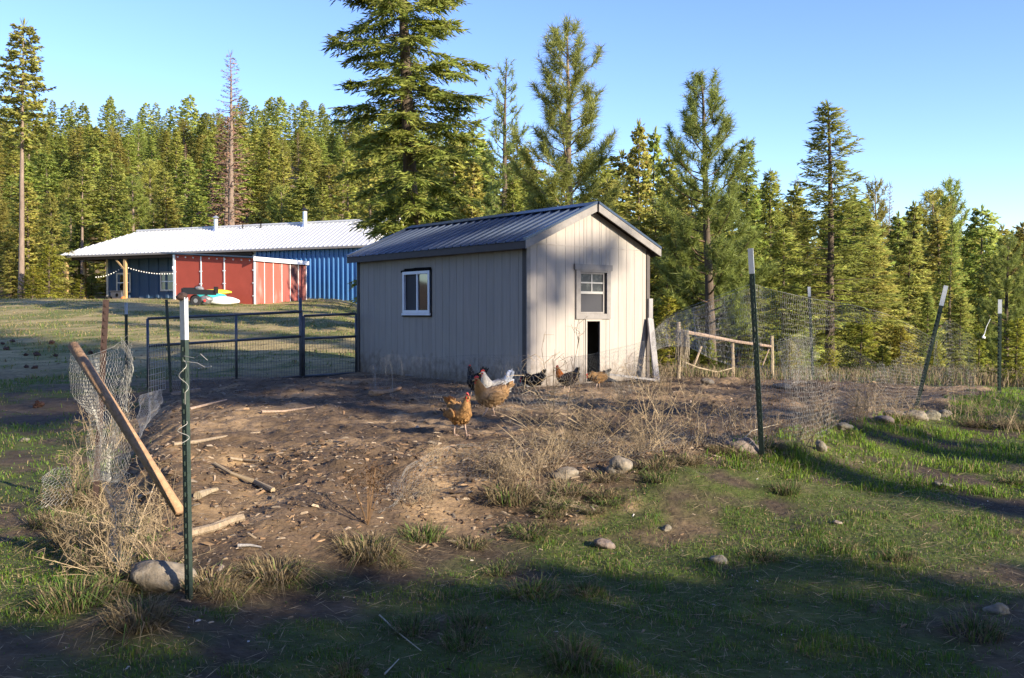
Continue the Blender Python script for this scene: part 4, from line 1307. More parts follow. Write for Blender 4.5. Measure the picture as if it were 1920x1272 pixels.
# string lights under the porch
sl = thing("string_lights", "string of white bulbs looping along the barn porch", "lights", bpt(17, .1, EZ - 1))
pts_l = []
for (u0, v0), (u1, v1), sag, n_ in (((180, 520), (232, 500), 8, 12), ((236, 501), (328, 513), 9, 20)):
    for i in range(n_):
        t = i / (n_ - 1)
        u, v = u0 + (u1 - u0) * t, v0 + (v1 - v0) * t + sag * 4 * t * (1 - t) * .6
        Yb = (BO + BL * s_of(u, .3) + BP * .3)[1]
        pts_l.append(at(u, v, Yb))
MB().tube(np.array(pts_l) + (0, 0, .06), .012, 4).build("cable", M["machine"], sl)
for p in pts_l:
    MB().blob(p, .042, sub=1, rough=0).build("bulb", M["bulb"], sl)
# porch clutter
def ybarn(u, w_):
    return (BO + BL * s_of(u, w_) + BP * w_)[1]
zg = lambda u, w_: hz(*(BO + BL * s_of(u, w_) + BP * w_))
def pbox(u0, u1, v0, v1, w_, dep, name, m, label, cat):
    s_a, s_b = s_of(u0, w_), s_of(u1, w_)
    z1 = zat((u0 + u1) / 2, v0, w_)
    z0 = zat((u0 + u1) / 2, v1, w_)
    mb = MB().fbox(bpt(s_b, w_, z0), np.append(BL, 0) * (s_a - s_b), np.append(BP, 0) * dep, (0, 0, z1 - z0))
    return mb, z0, z1, s_a, s_b
tb = thing("porch_bench", "low brown bench against the barn's porch wall", "bench", bpt(s_of(235, 1.1), 1.1, zg(235, 1.1)))
mb, z0, z1, sa, sb_ = pbox(207, 262, 559, 561.5, 1.0, .5, "", None, "", "")
mb.build("seat", M["wood"], tb)
for q in (sb_ + .15, sa - .25):
    MB().fbox(bpt(q, 1.05, zg(235, 1.1) - .1), np.append(BL, 0) * .1, np.append(BP, 0) * .4, (0, 0, z0 - zg(235, 1.1) + .1)).build("leg", M["wood"], tb)
ch = thing("cat_house", "small grey box shelter with round hole on the porch bench", "box", bpt(s_of(217, 1.05), 1.05, z1))
mb, _, zt, sa, sb_ = pbox(208, 228, 547, 558.9, 1.02, .45, "", None, "", "")
mb.build("body", M["plastic_grey"], ch)
MB().fbox(bpt(sb_ - .04, .98, zt + .005), np.append(BL, 0) * (sa - sb_ + .08), np.append(BP, 0) * .53, (0, 0, .05)).build("lid", M["plastic_grey"], ch)
MB().tube([bpt((sa + sb_) / 2 - .1, 1.0, zt - .22), bpt((sa + sb_) / 2 - .1, 1.015, zt - .22)], .11, 12).build("hole", M["black"], ch)
gr = thing("fire_grate", "low dark rack standing on the grass at the porch end", "rack", bpt(s_of(180, .3), .3, zg(180, .3)))
z_ = zg(180, .3)
for q, zt in ((.18, .42), (.18, .2)):
    MB().beam(bpt(s_of(200, .3), .3, z_ + zt), bpt(s_of(150, .3), .3, z_ + zt), .03, .03).build("rail", M["machine"], gr)
for u in (151, 165, 180, 199):
    MB().beam(bpt(s_of(u, .3), .3, z_ - .1), bpt(s_of(u, .3), .3, z_ + .45), .03, .03, up=(1, 0, 0)).build("upright", M["machine"], gr)
MB().fbox(bpt(s_of(200, .3), .35, z_ + .0), np.append(BL, 0) * .95, np.append(BP, 0) * .4, (0, 0, .38)).build("body", M["machine"], gr)
pad = on_ground(232, 566)
ob = at(231, 562, ybarn(231, -.4))
tag(MB().blob(ob, (.16, .1, .22), 3, 2, .15).build("orange_float", M["orange"]), "small orange plastic float leaning at the foot of the porch post", "float")

# ------------------------------------------------------------------ red panelled lean-to
RC = np.array([-12.4, 45.0])
rz0 = CAMZ + .45
def rpt(a_, b_, z):
    p = RC + BL * a_ + BP * b_
    return np.array([p[0], p[1], z])
rs_ = thing("red_lean_to", "flat-roofed shelter of red panels with white battens before the barn", "shelter", rpt(2.5, 2, rz0))
ztop = lambda a_: CAMZ + 2.72 + .062 * a_
A3, B3 = np.append(BL, 0), np.append(BP, 0)
def rpanel(a0, a1, face, m):
    if face == 0:
        p = [rpt(a0, 0, rz0 - .4), rpt(a1, 0, rz0 - .4), rpt(a1, .04, rz0 - .4), rpt(a0, .04, rz0 - .4), rpt(a0, 0, ztop(a0)), rpt(a1, 0, ztop(a1)), rpt(a1, .04, ztop(a1)), rpt(a0, .04, ztop(a0))]
    else:
        zt_ = lambda b_: CAMZ + 2.72 - .004 * b_
        p = [rpt(0, a0, rz0 - .4), rpt(.04, a0, rz0 - .4), rpt(.04, a1, rz0 - .4), rpt(0, a1, rz0 - .4), rpt(0, a0, zt_(a0)), rpt(.04, a0, zt_(a0)), rpt(.04, a1, zt_(a1)), rpt(0, a1, zt_(a1))]
    MB().hexa(p).build("panel", m, rs_)
fb_ = [0.0, 1.82, 3.28, 4.95]
for a0, a1 in zip(fb_[:-1], fb_[1:]):
    rpanel(a0 + .03, a1 - .03, 0, M["red"])
sb2 = list(np.linspace(0.05, 4.1, 7))
for i, (a0, a1) in enumerate(zip(sb2[:-1], sb2[1:])):
    rpanel(a0 + .015, a1 - .015, 1, M["redworn"] if i < 3 else M["redpatchy"])
for a0 in fb_:
    bt = MB().fbox(rpt(a0 - .025, -.03, rz0 - .4), A3 * .05, B3 * .03, (0, 0, ztop(a0) - rz0 + .38)).build("batten", M["white"], rs_)
    for k in range(3):
        z_ = rz0 + .45 + .62 * k
        MB().fbox(rpt(a0 - .1, -.036, z_), A3 * .2, B3 * .005, (0, 0, .05)).build("clip", M["white"], bt)
for a0 in sb2:
    MB().fbox(rpt(-.03, a0 - .012, rz0 - .4), A3 * .03, B3 * .024, (0, 0, CAMZ + 2.7 - rz0 + .4)).build("batten", M["white"], rs_)
for k in range(10):
    a0 = .25 + k * .5
    MB().blob(rpt(a0, -.03, ztop(a0) - .1), .045, sub=1, rough=0).build("roof_bolt", M["white"], rs_)
rf = MB()
rf.hexa([rpt(-.12, -.2, ztop(-.12) + .03), rpt(5.7, -.2, ztop(5.7) + .03), rpt(5.7, 4.2, ztop(5.7) + .03), rpt(-.12, 4.2, ztop(-.12) + .03),
         rpt(-.12, -.2, ztop(-.12) + .1), rpt(5.7, -.2, ztop(5.7) + .1), rpt(5.7, 4.2, ztop(5.7) + .1), rpt(-.12, 4.2, ztop(-.12) + .1)])
rf.build("roof", M["darkroof"], rs_)
MB().fbox(rpt(-.15, -.22, CAMZ + 2.6), A3 * .03, B3 * 4.4, (0, 0, .2)).build("roof_trim", M["vinyl"], rs_)
MB().hexa([rpt(4.95, 0.05, rz0 - .4), rpt(4.99, 0.05, rz0 - .4), rpt(4.99, 4.1, rz0 - .4), rpt(4.95, 4.1, rz0 - .4), rpt(4.95, 0.05, ztop(4.9)), rpt(4.99, 0.05, ztop(4.9)), rpt(4.99, 4.1, ztop(4.9)), rpt(4.95, 4.1, ztop(4.9))]).build("panel", M["red"], rs_)
lamp = at(326, 503, 47.0)
MB().blob(lamp, (.1, .1, .14), 1, 1, .1).build("porch_lamp", M["white"], rs_)
MB().beam(rpt(5.0, -.02, rz0 - .4), rpt(5.0, -.02, ztop(5)), .1, .1, up=(1, 0, 0)).build("corner_post", M["steel"], rs_)

# ------------------------------------------------------------------ log splitter and kayaks in front of it
Ysp = 43.3
gsp = hz(at(375, 570, Ysp)[0], Ysp)
sp = thing("log_splitter", "black log splitter on small wheels parked before the red panels", "machine", (at(375, 570, Ysp)[0], Ysp, gsp))
ax = lambda u, v, dy=0.0: at(u, v, Ysp + dy)
MB().beam(ax(344, 547), ax(404, 549), .3, .24).build("beam", M["machine"], sp)
MB().beam(ax(344, 542), ax(366, 542), .16, .12).build("cylinder", M["machine"], sp)
MB().beam(ax(405, 538), ax(405, 551), .3, .12, up=(1, 0, 0)).build("end_plate", M["machine"], sp)
MB().beam(ax(343.5, 541), ax(343.5, 551), .25, .1, up=(1, 0, 0)).build("end_plate", M["machine"], sp)
MB().blob(ax(374, 541), (.2, .16, .12), 2, 2, .3).build("valve", M["engine"], sp)
MB().tube([ax(364, 545), ax(366, 537), ax(372, 535), ax(378, 540)], .02, 5).build("hose", M["machine"], sp)
MB().tube([ax(387, 549), ax(386, 560), ax(384, 566)], .05, 6).build("leg", M["machine"], sp)
for u, dy in ((368, -.35), (366, .45)):
    c_ = np.array([ax(u, 560, dy)[0], Ysp + dy, hz(ax(u, 560, dy)[0], Ysp + dy) + .22])
    wh = MB().tube([c_ - (0, .08, 0), c_ + (0, .08, 0)], .23, 16).build("wheel", M["tyre"], sp)
    MB().tube([c_ - (0, .09, 0), c_ + (0, .09, 0)], .1, 10).build("rim", M["engine"], wh)
en = MB().blob(ax(386, 563), (.34, .25, .2), 5, 2, .25).build("engine", M["engine"], sp)
MB().tube([ax(384, 564, -.25), ax(384, 564, -.3)], .06, 8).build("recoil_cover", M["redflesh"], en)

def kayak(u0, u1, v, Yd, hgt, m, name, label, cat="boat", rz=0.0, zoff=0.0):
    a_, b_ = at(u0, v, Yd), at(u1, v, Yd)
    L = np.linalg.norm(b_ - a_)
    c_ = (a_ + b_) / 2
    g = hz(c_[0], Yd) + zoff
    n1, n2 = 15, 12
    v_, f_ = [], []
    for i in range(n1):
        t = i / (n1 - 1)
        w_ = .36 * math.sin(math.pi * min(max(t, .02), .98)) ** .55
        h_ = hgt * math.sin(math.pi * min(max(t, .02), .98)) ** .5
        for j in range(n2):
            th = j / n2 * 2 * math.pi
            yy = math.cos(th) * w_
            zz = math.sin(th) * h_ * (1.0 if math.sin(th) > 0 else .35)
            v_.append(((t - .5) * L, yy, zz + hgt * .3 + .06 * (2 * t - 1) ** 2))
    for i in range(n1 - 1):
        for j in range(n2):
            f_.append((i * n2 + j, i * n2 + (j + 1) % n2, (i + 1) * n2 + (j + 1) % n2, (i + 1) * n2 + j))
    f_ += [tuple(range(n2))[::-1], tuple((n1 - 1) * n2 + k for k in range(n2))]
    e = thing(name, label, cat, (c_[0], Yd, g), rz)
    o = MB().add(v_, f_).build("hull", m, e, True, loc=(0, 0, 0))
    k_ = MB()
    k_.tube([((i / 8 - .5) * L * .9, .36 * math.sin(math.pi * (i / 8 * .9 + .05)) ** .55, hgt * .3) for i in range(9)], .018, 5)
    k_.build("rub_rail", M["machine"], e, loc=(0, 0, 0))
    return e
kayak(388, 449, 566, 43.9, .32, M["white"], "upturned_canoe", "white upturned boat hull lying beside the log splitter")
kayak(366, 424, 556, 44.5, .26, M["turq"], "kayak", "turquoise kayak behind the log splitter", zoff=.2)
kayak(372, 434, 549, 44.9, .22, M["yellow"], "kayak", "yellow and white kayak on top of the stack behind the log splitter", zoff=.4)
# ------------------------------------------------------------------ steel posts
def t_post(label, top, bot, face, tipl=0.22, shaft=None, studs=True, sink=0.35, group="steel fence posts", s=1.0):
    """T-section steel post with a stud row and a white painted tip; face = horizontal direction of the studded flange"""
    top, bot = np.asarray(top, float), np.asarray(bot, float)
    ax = unit(top - bot)
    bot = bot - ax * sink
    L = np.linalg.norm(top - bot)
    f = np.array([face[0], face[1], 0.0])
    f = unit(f - ax * np.dot(f, ax))
    sd = np.cross(ax, f)
    e = thing("steel_post", label, "post", bot + ax * sink, group=group)
    def section(z0, z1, name, m, g=0.0):
        a, b = bot + ax * z0, bot + ax * z1
        mb = MB()
        wd, th, st = (0.019 + g) * s, (0.0028 + g) * s, 0.032 * s
        mb.fbox(a - sd * wd - f * th, sd * wd * 2, f * th * 2, b - a)
        mb.fbox(a - sd * th - f * st, sd * th * 2, f * (st - th), b - a)
        return mb.build(name, m, e)
    section(0, L - tipl, "shaft", shaft or M["tpost"])
    if tipl:
        section(L - tipl, L, "painted_tip", M["tip"], 0.0006)
    if studs:
        mb = MB()
        k = sink + 0.06
        while k < L - tipl - .03:
            p = bot + ax * k + f * 0.0028 * s
            mb.fbox(p - sd * .006 * s - ax * .011, sd * .012 * s, f * .008 * s, ax * .022)
            k += 0.054
        tag(mb.build("studs", shaft or M["tpost"], e), kind="stuff")
    return e

def post_px(label, ut, vt, ub, vb, Y, face=(-0.3, -1), Yt=None, **k):
    return t_post(label, at(ut, vt, Yt or Y), at(ub, vb, Y), face, **k)

post_px("near green steel post with white tip beside the boulder", 342, 558, 352, 1142, 4.83, face=(-0.55, -0.8), s=1.0)
post_px("tall upright steel post with white tip in the middle of the front netting", 1407, 466, 1427, 826, 7.75, face=(-0.5, -0.8), s=1.15, tipl=.21)
post_px("steel post leaning to the right behind the row of stones", 1774, 536, 1716, 772, 11.4, face=(-0.3, -1), s=1.3, tipl=.25)
post_px("steel post with white tip at the far right end of the netting", 1875, 562, 1873, 772, 13.4, face=(-0.3, -1), s=1.3, tipl=.2)
post_px("thin steel post behind the netting next to the slender fir", 1517, 538, 1524, 705, 17.0, face=(-0.3, -1), s=1.35, tipl=.18)
post_px("short rusty brown steel post wrapped in torn netting", 199, 562, 181, 905, 7.1, face=(0.2, -1), tipl=0, shaft=M["rust"], s=1.15)
post_px("steel post with white tip before the barn's porch post", 236, 568, 237, 722, 16.2, face=(-0.3, -1), s=1.3, tipl=.2)
post_px("thin pale steel post beside the gate's open end", 312, 562, 321, 744, 15.5, face=(0.5, -1), tipl=0, s=1.2)
# rusty cap on the near post
cp = at(342, 556, 4.83)
tag(MB().blob(cp + (0, 0, .0), (.03, .022, .022), 4, 2, .35).build("rusty_knot", M["rust"]), "rusty lump of bent wire on top of the near post", "wire")
# wire twists on the near post
for k, (v0, v1, lab) in enumerate(((675, 735, "upper"), (790, 830, "lower"))):
    c_ = []
    for i in range(26):
        t = i / 25
        p = at(345 + 5 * t, v0 + (v1 - v0) * t, 4.80)
        c_.append(p + np.array([.021 * math.sin(9 * t + k), -.03 + .02 * math.cos(9 * t), 0]))
    if k == 0:
        c_ += list(np.linspace(c_[-1], c_[-1] + (.0, 0, -.06), 3))
    tag(MB().tube(c_, .0017, 4).build("tie_wire", M["galv"]), "%s loop of pale tie wire on the near steel post" % lab, "wire")
loose = [at(345, 668, 4.8), at(365, 672, 4.75), at(376, 664, 4.7), at(389, 676, 4.68)], [at(345, 678, 4.8), at(370, 681, 4.78), at(384, 689, 4.75), at(396, 687, 4.7)]
tag(MB().tube(loose[0], .002, 4).tube(loose[1], .002, 4).build("tie_wire", M["galv"]), "loose wire ends sticking out from the near steel post", "wire")
wt = []
for i in range(5):
    wt.append(at([1857, 1850, 1846, 1843, 1842][i], [598, 612, 626, 632, 634][i], 13.0))
rg_mb = MB().tube(wt, (.004, .004, .005, .01, .006), 6, jit=.3)
rg_mb.blob(at(1845, 633, 13.0), (.022, .014, .024), 3, 1, .5)
tag(rg_mb.build("rag", M["cloth"]), "white rag strip hanging by the far right post", "rag")

# ------------------------------------------------------------------ hexagonal netting
def netting(label, top, bot, cell=0.048, r=0.0013, wr=0.03, seed=1, tear=None, col=(1, 1, 1), edge=True):
    """top and bottom rows are matching 3D polylines; wire follows the surface between them"""
    top, bot = np.asarray(top, float), np.asarray(bot, float)
    mid = (top + bot) / 2
    seg = np.linalg.norm(np.diff(mid, axis=0), axis=1)
    cu = np.concatenate([[0], np.cumsum(seg)])
    LU = cu[-1]
    LV = float(np.mean(np.linalg.norm(top - bot, axis=1)))
    # smooth the rows
    def row(P, u):
        x = np.clip(u, 0, LU)
        n = 240
        g = np.linspace(0, LU, n)
        out = []
        for j in range(3):
            y = np.interp(g, cu, P[:, j])
            kk = max(3, int(n * 0.05) | 1)
            pad_ = np.pad(y, kk // 2, mode='edge')
            y2 = np.convolve(pad_, np.ones(kk) / kk, mode='valid')
            y2[0], y2[-1] = y[0], y[-1]
            out.append(np.interp(x, g, y2))
        return np.stack(out, -1)
    w = cell
    s = w / math.sqrt(3)
    ni, nj = int(LU / (w / 2)), int(LV / (1.5 * s))
    I, J = np.meshgrid(np.arange(ni + 1), np.arange(nj + 1), indexing='ij')
    U = I * w / 2
    V = (J * 1.5 * s + ((I + J) % 2) * s / 2) / LV
    rg = np.random.default_rng(seed)
    T, B = row(top, U.ravel()), row(bot, U.ravel())
    v = np.clip(V.ravel(), 0, 1)[:, None]
    Pn = B * (1 - v) + T * v
    uu, vv = U.ravel() * 2.1, V.ravel() * LV * 2.3
    amp = wr * np.sin(np.clip(v[:, 0], 0, 1) * math.pi) ** .5
    for k in range(3):
        Pn[:, k] += amp * (fbm(uu + 31 * k, vv, seed + 7 * k, 3) - .5) * 2.4
    Pn += rg.normal(0, cell * .035, Pn.shape)
    Pn = Pn.reshape(ni + 1, nj + 1, 3)
    a, b = [], []
    a.append(Pn[:-1].reshape(-1, 3)); b.append(Pn[1:].reshape(-1, 3))
    up = ((I + J) % 2 == 1)[:, :-1]
    a.append(Pn[:, :-1][up]); b.append(Pn[:, 1:][up])
    a, b = np.concatenate(a), np.concatenate(b)
    if tear is not None:
        k = tear((a + b) / 2)
        a, b = a[k], b[k]
    d = unit(b - a)
    p = unit(np.cross(d, np.array([0.3, 0.5, 0.81])))
    q = np.cross(d, p)
    vs = []
    for e_ in (a, b):
        for th in (0, 2.094, 4.189):
            vs.append(e_ + (p * math.cos(th) + q * math.sin(th)) * r)
    n = len(a)
    vv_ = np.stack(vs, 1).reshape(-1, 3)
    f = (np.arange(n)[:, None, None] * 6 + np.array([(0, 1, 4, 3), (1, 2, 5, 4), (2, 0, 3, 5)])[None]).reshape(-1, 4)
    cc = np.repeat(np.array(col) * rg.uniform(.6, 1.15, (n, 1)), 6, 0)
    mb = MB().add(vv_, [f], cc)
    if edge:
        g = np.linspace(0, LU, max(8, int(LU / .06)))
        mb.tube(row(top, g), r * 1.2, 3, col)
    return tag(mb.build("wire_netting", M["galv"]), label, "netting", "hexagonal wire netting round the pen")

def up_(p, h, dx=0, dy=0):
    return np.asarray(p, float) + np.array([dx, dy, h])
gpt = lambda x, y, dz=0.0: np.array([x, y, hz(x, y) + dz])
# right front panel: tall middle post to leaning post, torn low in the middle
mt, mbp = at(1412, 532, 7.75), gpt(1.99, 7.75, .02)
tp = [mt, at(1440, 542, 8.1), at(1520, 560, 9.0), at(1600, 572, 9.8), at(1660, 588, 10.4), at(1710, 612, 11.0), at(1752, 636, 11.4)]
bt = [mbp, gpt(2.5, 8.3, .0), gpt(3.0, 9.0, .0), gpt(3.6, 9.8, .0), gpt(4.2, 10.5, .0), gpt(4.7, 11.1), gpt(5.05, 11.5)]
def hole(m):
    uu = 960 + m[:, 0] / m[:, 1] * FPX
    vv = 591 - (m[:, 2] - CAMZ) / m[:, 1] * FPX
    a = ((uu - 1600 + (vv - 665) * .5) / 85) ** 2 + ((vv - 655) / 62) ** 2 < 1 + 1.3 * (vnoise(uu * .06, vv * .06, 4) - .5)
    return ~a
netting("netting sagging from the tall middle post to the leaning post, torn in the middle", tp, bt, wr=.028, seed=3, tear=hole, r=.0011)
netting("thin netting between the leaning post and the far right post", [at(1752, 636, 11.4), at(1775, 600, 11.8), at(1800, 610, 12.4), at(1835, 640, 13.0)], [gpt(5.05, 11.5), gpt(5.6, 12.0), gpt(6.1, 12.6), gpt(6.5, 13.1)], wr=.05, seed=5, r=.0008)
# from the middle post back to the plank at the shed
tp = [mt, at(1385, 541, 8.2), at(1335, 560, 9.4), at(1280, 580, 11.2), at(1245, 597, 12.9), at(1222, 625, 14.6)]
bt = [at(1420, 690, 7.75), at(1380, 690, 8.4), at(1330, 672, 9.6), at(1290, 650, 11.2), at(1250, 650, 12.9), at(1222, 660, 14.6)]
netting("netting stretched from the tall middle post back towards the shed", tp, bt, wr=.03, seed=8, r=.0012)
# second layer further back on the right
netting("back netting beyond the pen floor by the thin steel post", [at(1455, 640, 13.5), at(1500, 625, 15.5), at(1530, 632, 16.6), at(1590, 650, 16.0), at(1660, 690, 15.0)], [gpt(4.0, 13.6), gpt(4.7, 15.2), gpt(5.2, 16.0), gpt(5.8, 15.6), gpt(6.2, 14.8)], wr=.025, seed=12, r=.0007, cell=.055)
# low netting before the shed
tp = [at(1208, 640, 14.3), at(1180, 648, 13.4), at(1140, 657, 12.4), at(1100, 667, 11.8), at(1060, 671, 11.3), at(1010, 668, 11.0), at(950, 666, 11.0), at(880, 666, 11.4), at(800, 672, 12.0), at(730, 662, 13.0), at(690, 690, 14.5)]
bt = [gpt(p[0] + .05, p[1] - .15 + .1 * math.sin(3 * i), .01) for i, p in enumerate(tp)]
netting("low slack netting strung in front of the shed walls", tp, bt, wr=.1, seed=15, r=.0009, col=(.6, .58, .55))
# fallen netting along the front edge
tp = [up_(on_ground(720, 925), .03), up_(on_ground(820, 868), .12), up_(on_ground(900, 858), .12), up_(on_ground(1000, 852), .14), up_(on_ground(1100, 850), .1), up_(on_ground(1200, 835), .12), up_(on_ground(1330, 815), .2), at(1412, 735, 7.75)]
bt = [up_(on_ground(700, 965), .02), up_(on_ground(810, 925), .02), up_(on_ground(930, 905), .02), up_(on_ground(1010, 885), .02), up_(on_ground(1110, 872), .02), up_(on_ground(1210, 860), .02), up_(on_ground(1330, 838), .02), gpt(1.99, 7.75)]
netting("fallen netting crumpled along the front edge of the pen among dead weeds", tp, bt, wr=.09, seed=21, r=.0011, col=(.8, .75, .68), edge=False)
# torn netting on the left: hung between the leaning pole and the posts
tp = [at(136, 655, 5.6), at(165, 668, 6.1), at(190, 660, 6.6), at(215, 650, 6.9), at(240, 628, 6.9)]
bt = [at(170, 905, 5.9), at(190, 900, 6.1), at(205, 905, 6.3), at(222, 905, 6.4), at(240, 880, 6.5)]
netting("torn netting hanging from the tilted pole and the rusty post", tp, bt, cell=.03, wr=.08, seed=24, r=.0009, col=(.8, .8, .78))
tp = [at(226, 632, 6.9), at(240, 650, 6.85), at(250, 676, 6.8)]
bt = [at(228, 765, 6.7), at(236, 770, 6.65), at(243, 775, 6.6)]
netting("crumpled fold of netting flaring beside the rusty post", tp, bt, cell=.022, wr=.12, seed=26, r=.0011, col=(.8, .8, .76))
tp = [at(182, 880, 6.2), at(205, 890, 6.0), at(225, 880, 5.9), at(245, 890, 5.8)]
bt = [at(200, 1040, 5.25), at(218, 1060, 5.15), at(236, 1080, 5.05), at(262, 1055, 5.1)]
netting("netting fold trailing down to the boulder", tp, bt, cell=.024, wr=.06, seed=28, r=.0009, col=(.62, .66, .72))
tp = [at(80, 895, 6.2), at(100, 880, 6.3), at(125, 880, 6.3)]
bt = [at(60, 960, 5.9), at(90, 950, 6.0), at(130, 945, 6.0)]
netting("ragged corner of netting lying in the grass on the left", tp, bt, cell=.03, wr=.1, seed=29, r=.0010)
tp = [at(262, 742, 9.5), at(285, 735, 10.5), at(305, 730, 11.5)]
bt = [at(258, 830, 8.6), at(272, 800, 9.4), at(300, 768, 11.0)]
netting("strip of netting draped over the bank near the gate", tp, bt, cell=.035, wr=.07, seed=31, r=.0012, col=(.6, .6, .62))
tp = [at(322, 655, 15.3), at(345, 668, 15.2), at(368, 680, 15.2)]
bt = [at(322, 735, 15.3), at(345, 735, 15.2), at(364, 735, 15.2)]
netting("scrap of netting wired to the gate's end post", tp, bt, cell=.05, wr=.04, seed=33, r=.0012)

# ------------------------------------------------------------------ tilted pole, bank timbers
pt = np.array([at(137, 648, 5.55), at(200, 745, 5.35), at(270, 855, 5.15), at(338, 962, 4.97)])
tag(MB().tube(pt, (.031, .031, .030, .030), 14, jit=.04).build("tilted_pole", M["polewood"], smooth=True), "round peeled wooden pole tilted from the near post to the left", "pole")

# ------------------------------------------------------------------ gates
def gate(label, A, B, h, mesh=(0.05, 0.1), end_lift=0.0, rails=(0.0, 0.62, 1.0), stile=True, mid=None, skip=None):
    A, B = np.asarray(A, float), np.asarray(B, float)
    g = thing("tube_gate", label, "gate", A)
    e = (B - A)
    L = np.linalg.norm(e)
    up = np.array([0, 0, 1.0])
    for r_ in rails:
        MB().tube([A + up * h * r_, B + up * h * r_], .024, 8).build("rail", M["gate"], g, True)
    for t in ([0.0, 1.0] if stile else []) + (mid or []):
        MB().tube([A + e * t, A + e * t + up * h], .024, 8).build("stile", M["gate"], g, True)
    top = rails[-2] if len(rails) > 2 else 1.0
    wm = MB()
    n = int(L / mesh[0])
    for i in range(1, n):
        p = A + e * i / n
        wm.tube([p, p + up * h * top], .0028, 3, cap=False)
    m_ = int(h * top / mesh[1])
    for j in range(1, m_):
        wm.tube([A + up * h * top * j / m_, B + up * h * top * j / m_], .0028, 3, cap=False)
    wm.build("wire_mesh", M["gatewire"], g)
    return g
gA, gB = at(278, 732, 15.9), at(566, 706, 17.6)
gate("wide blue-grey tube gate with wire mesh before the field", gA + (0.0, 0, 0), gB, 1.22, mid=[.55])
gC = at(668, 700, 17.9)
gate("short blue-grey tube panel between the gate and the shed", gB + (.04, 0, 0.0), gC, 1.14, mesh=(.05, .1), mid=None)
hp = at(564, 706, 17.6)
tag(MB().tube([hp + (0, 0, -.3), hp + (0, 0, 1.48)], .03, 8).build("gate_post", M["gate"], smooth=True), "dark steel gate post between the two gate panels", "post")
# pale square wire panel at the gate's open end
wp = MB()
a_, b_ = at(279, 738, 15.2), at(310, 730, 15.4)
for i in range(8):
    p = a_ + (b_ - a_) * i / 7
    wp.tube([p, p + (0, 0, .78)], .0035, 3)
for j in range(9):
    wp.tube([a_ + (0, 0, .78 * j / 8), b_ + (0, 0, .78 * j / 8)], .0035, 3)
tag(wp.build("welded_wire_fence", M["galv"]), "pale square-mesh wire panel tied to the gate's open end", "wire fence")
tag(MB().beam(at(322, 742, 15.2), at(376, 732, 15.4), .1, .08).build("threshold_timber", M["wood"]), "pale timber lying on the ground below the gate's end", "timber")

# ------------------------------------------------------------------ pole trellis right of the shed
YT = 17.2
tr_ = thing("pole_trellis", "rough pole trellis with a sagging top rail right of the shed", "trellis", gpt(*(at(1350, 700, YT)[:2])))
for (u, v0, v1, Yp) in ((1272, 604, 702, 16.2), (1373, 640, 712, 17.4), (1447, 630, 722, 17.8), (1417, 680, 718, 19.0)):
    b_ = at(u, v1, Yp)
    b_[2] = hz(b_[0], Yp) - .1
    MB().tube([b_, (b_ + at(u, v0, Yp)) / 2 + (.01, 0, 0), at(u, v0, Yp)], (.04, .037, .034), 8, jit=.08).build("upright", M["wood"], tr_)
MB().tube([at(1268, 620, 16.2), at(1320, 629, 16.7), at(1380, 641, 17.4), at(1447, 650, 17.8)], (.036, .034, .03, .026), 8, jit=.1).build("top_rail", M["wood"], tr_)
MB().tube([at(1275, 676, 16.2), at(1310, 690, 16.4), at(1345, 698, 16.8), at(1375, 690, 17.4)], (.014, .013, .012, .01), 6).build("lower_rail", M["wood"], tr_)
MB().tube([at(1442, 655, 17.8), at(1428, 690, 17.6)], (.012, .012), 6).build("brace", M["wood"], tr_)
MB().tube([at(1315, 650, 17.2), at(1300, 690, 17.0)], (.02, .02), 6).build("brace", M["wood"], tr_)
tw = MB()
for i in range(70):
    u = RNG.uniform(1270, 1292)
    v1 = RNG.uniform(660, 690)
    Yp = 16.15 + RNG.uniform(-.1, .1)
    tw.tube([at(u, 619, Yp), at(u + RNG.normal(0, 2.5) - 2, (619 + v1) / 2, Yp), at(u + RNG.normal(-2, 3), v1, Yp)], .0055, 3, np.array((1, 1, 1)) * RNG.uniform(.6, 1.15))
tag(tw.build("twine_bundle", M["twine"]), "hank of pale twine hanging from the trellis end post", "twine")
# ------------------------------------------------------------------ hens
def loft(rings, n=14):
    """rings: (x, z, half width, half height); returns verts, faces of one closed body along the path"""
    c = np.array([(r[0], 0, r[1]) for r in rings], float)
    t = unit(np.gradient(c, axis=0))
    nrm = np.stack([-t[:, 2], 0 * t[:, 0], t[:, 0]], 1)
    th = np.arange(n) / n * 2 * math.pi
    v = []
    for i, r in enumerate(rings):
        for a in th:
            v.append(c[i] + np.array([0, 1, 0]) * math.sin(a) * r[2] + nrm[i] * math.cos(a) * r[3])
    f = []
    m = len(rings)
    for i in range(m - 1):
        for j in range(n):
            f.append((i * n + j, (i + 1) * n + j, (i + 1) * n + (j + 1) % n, i * n + (j + 1) % n))
    f += [tuple(range(n)), tuple((m - 1) * n + k for k in range(n))[::-1]]
    return np.array(v), f, c, nrm, th

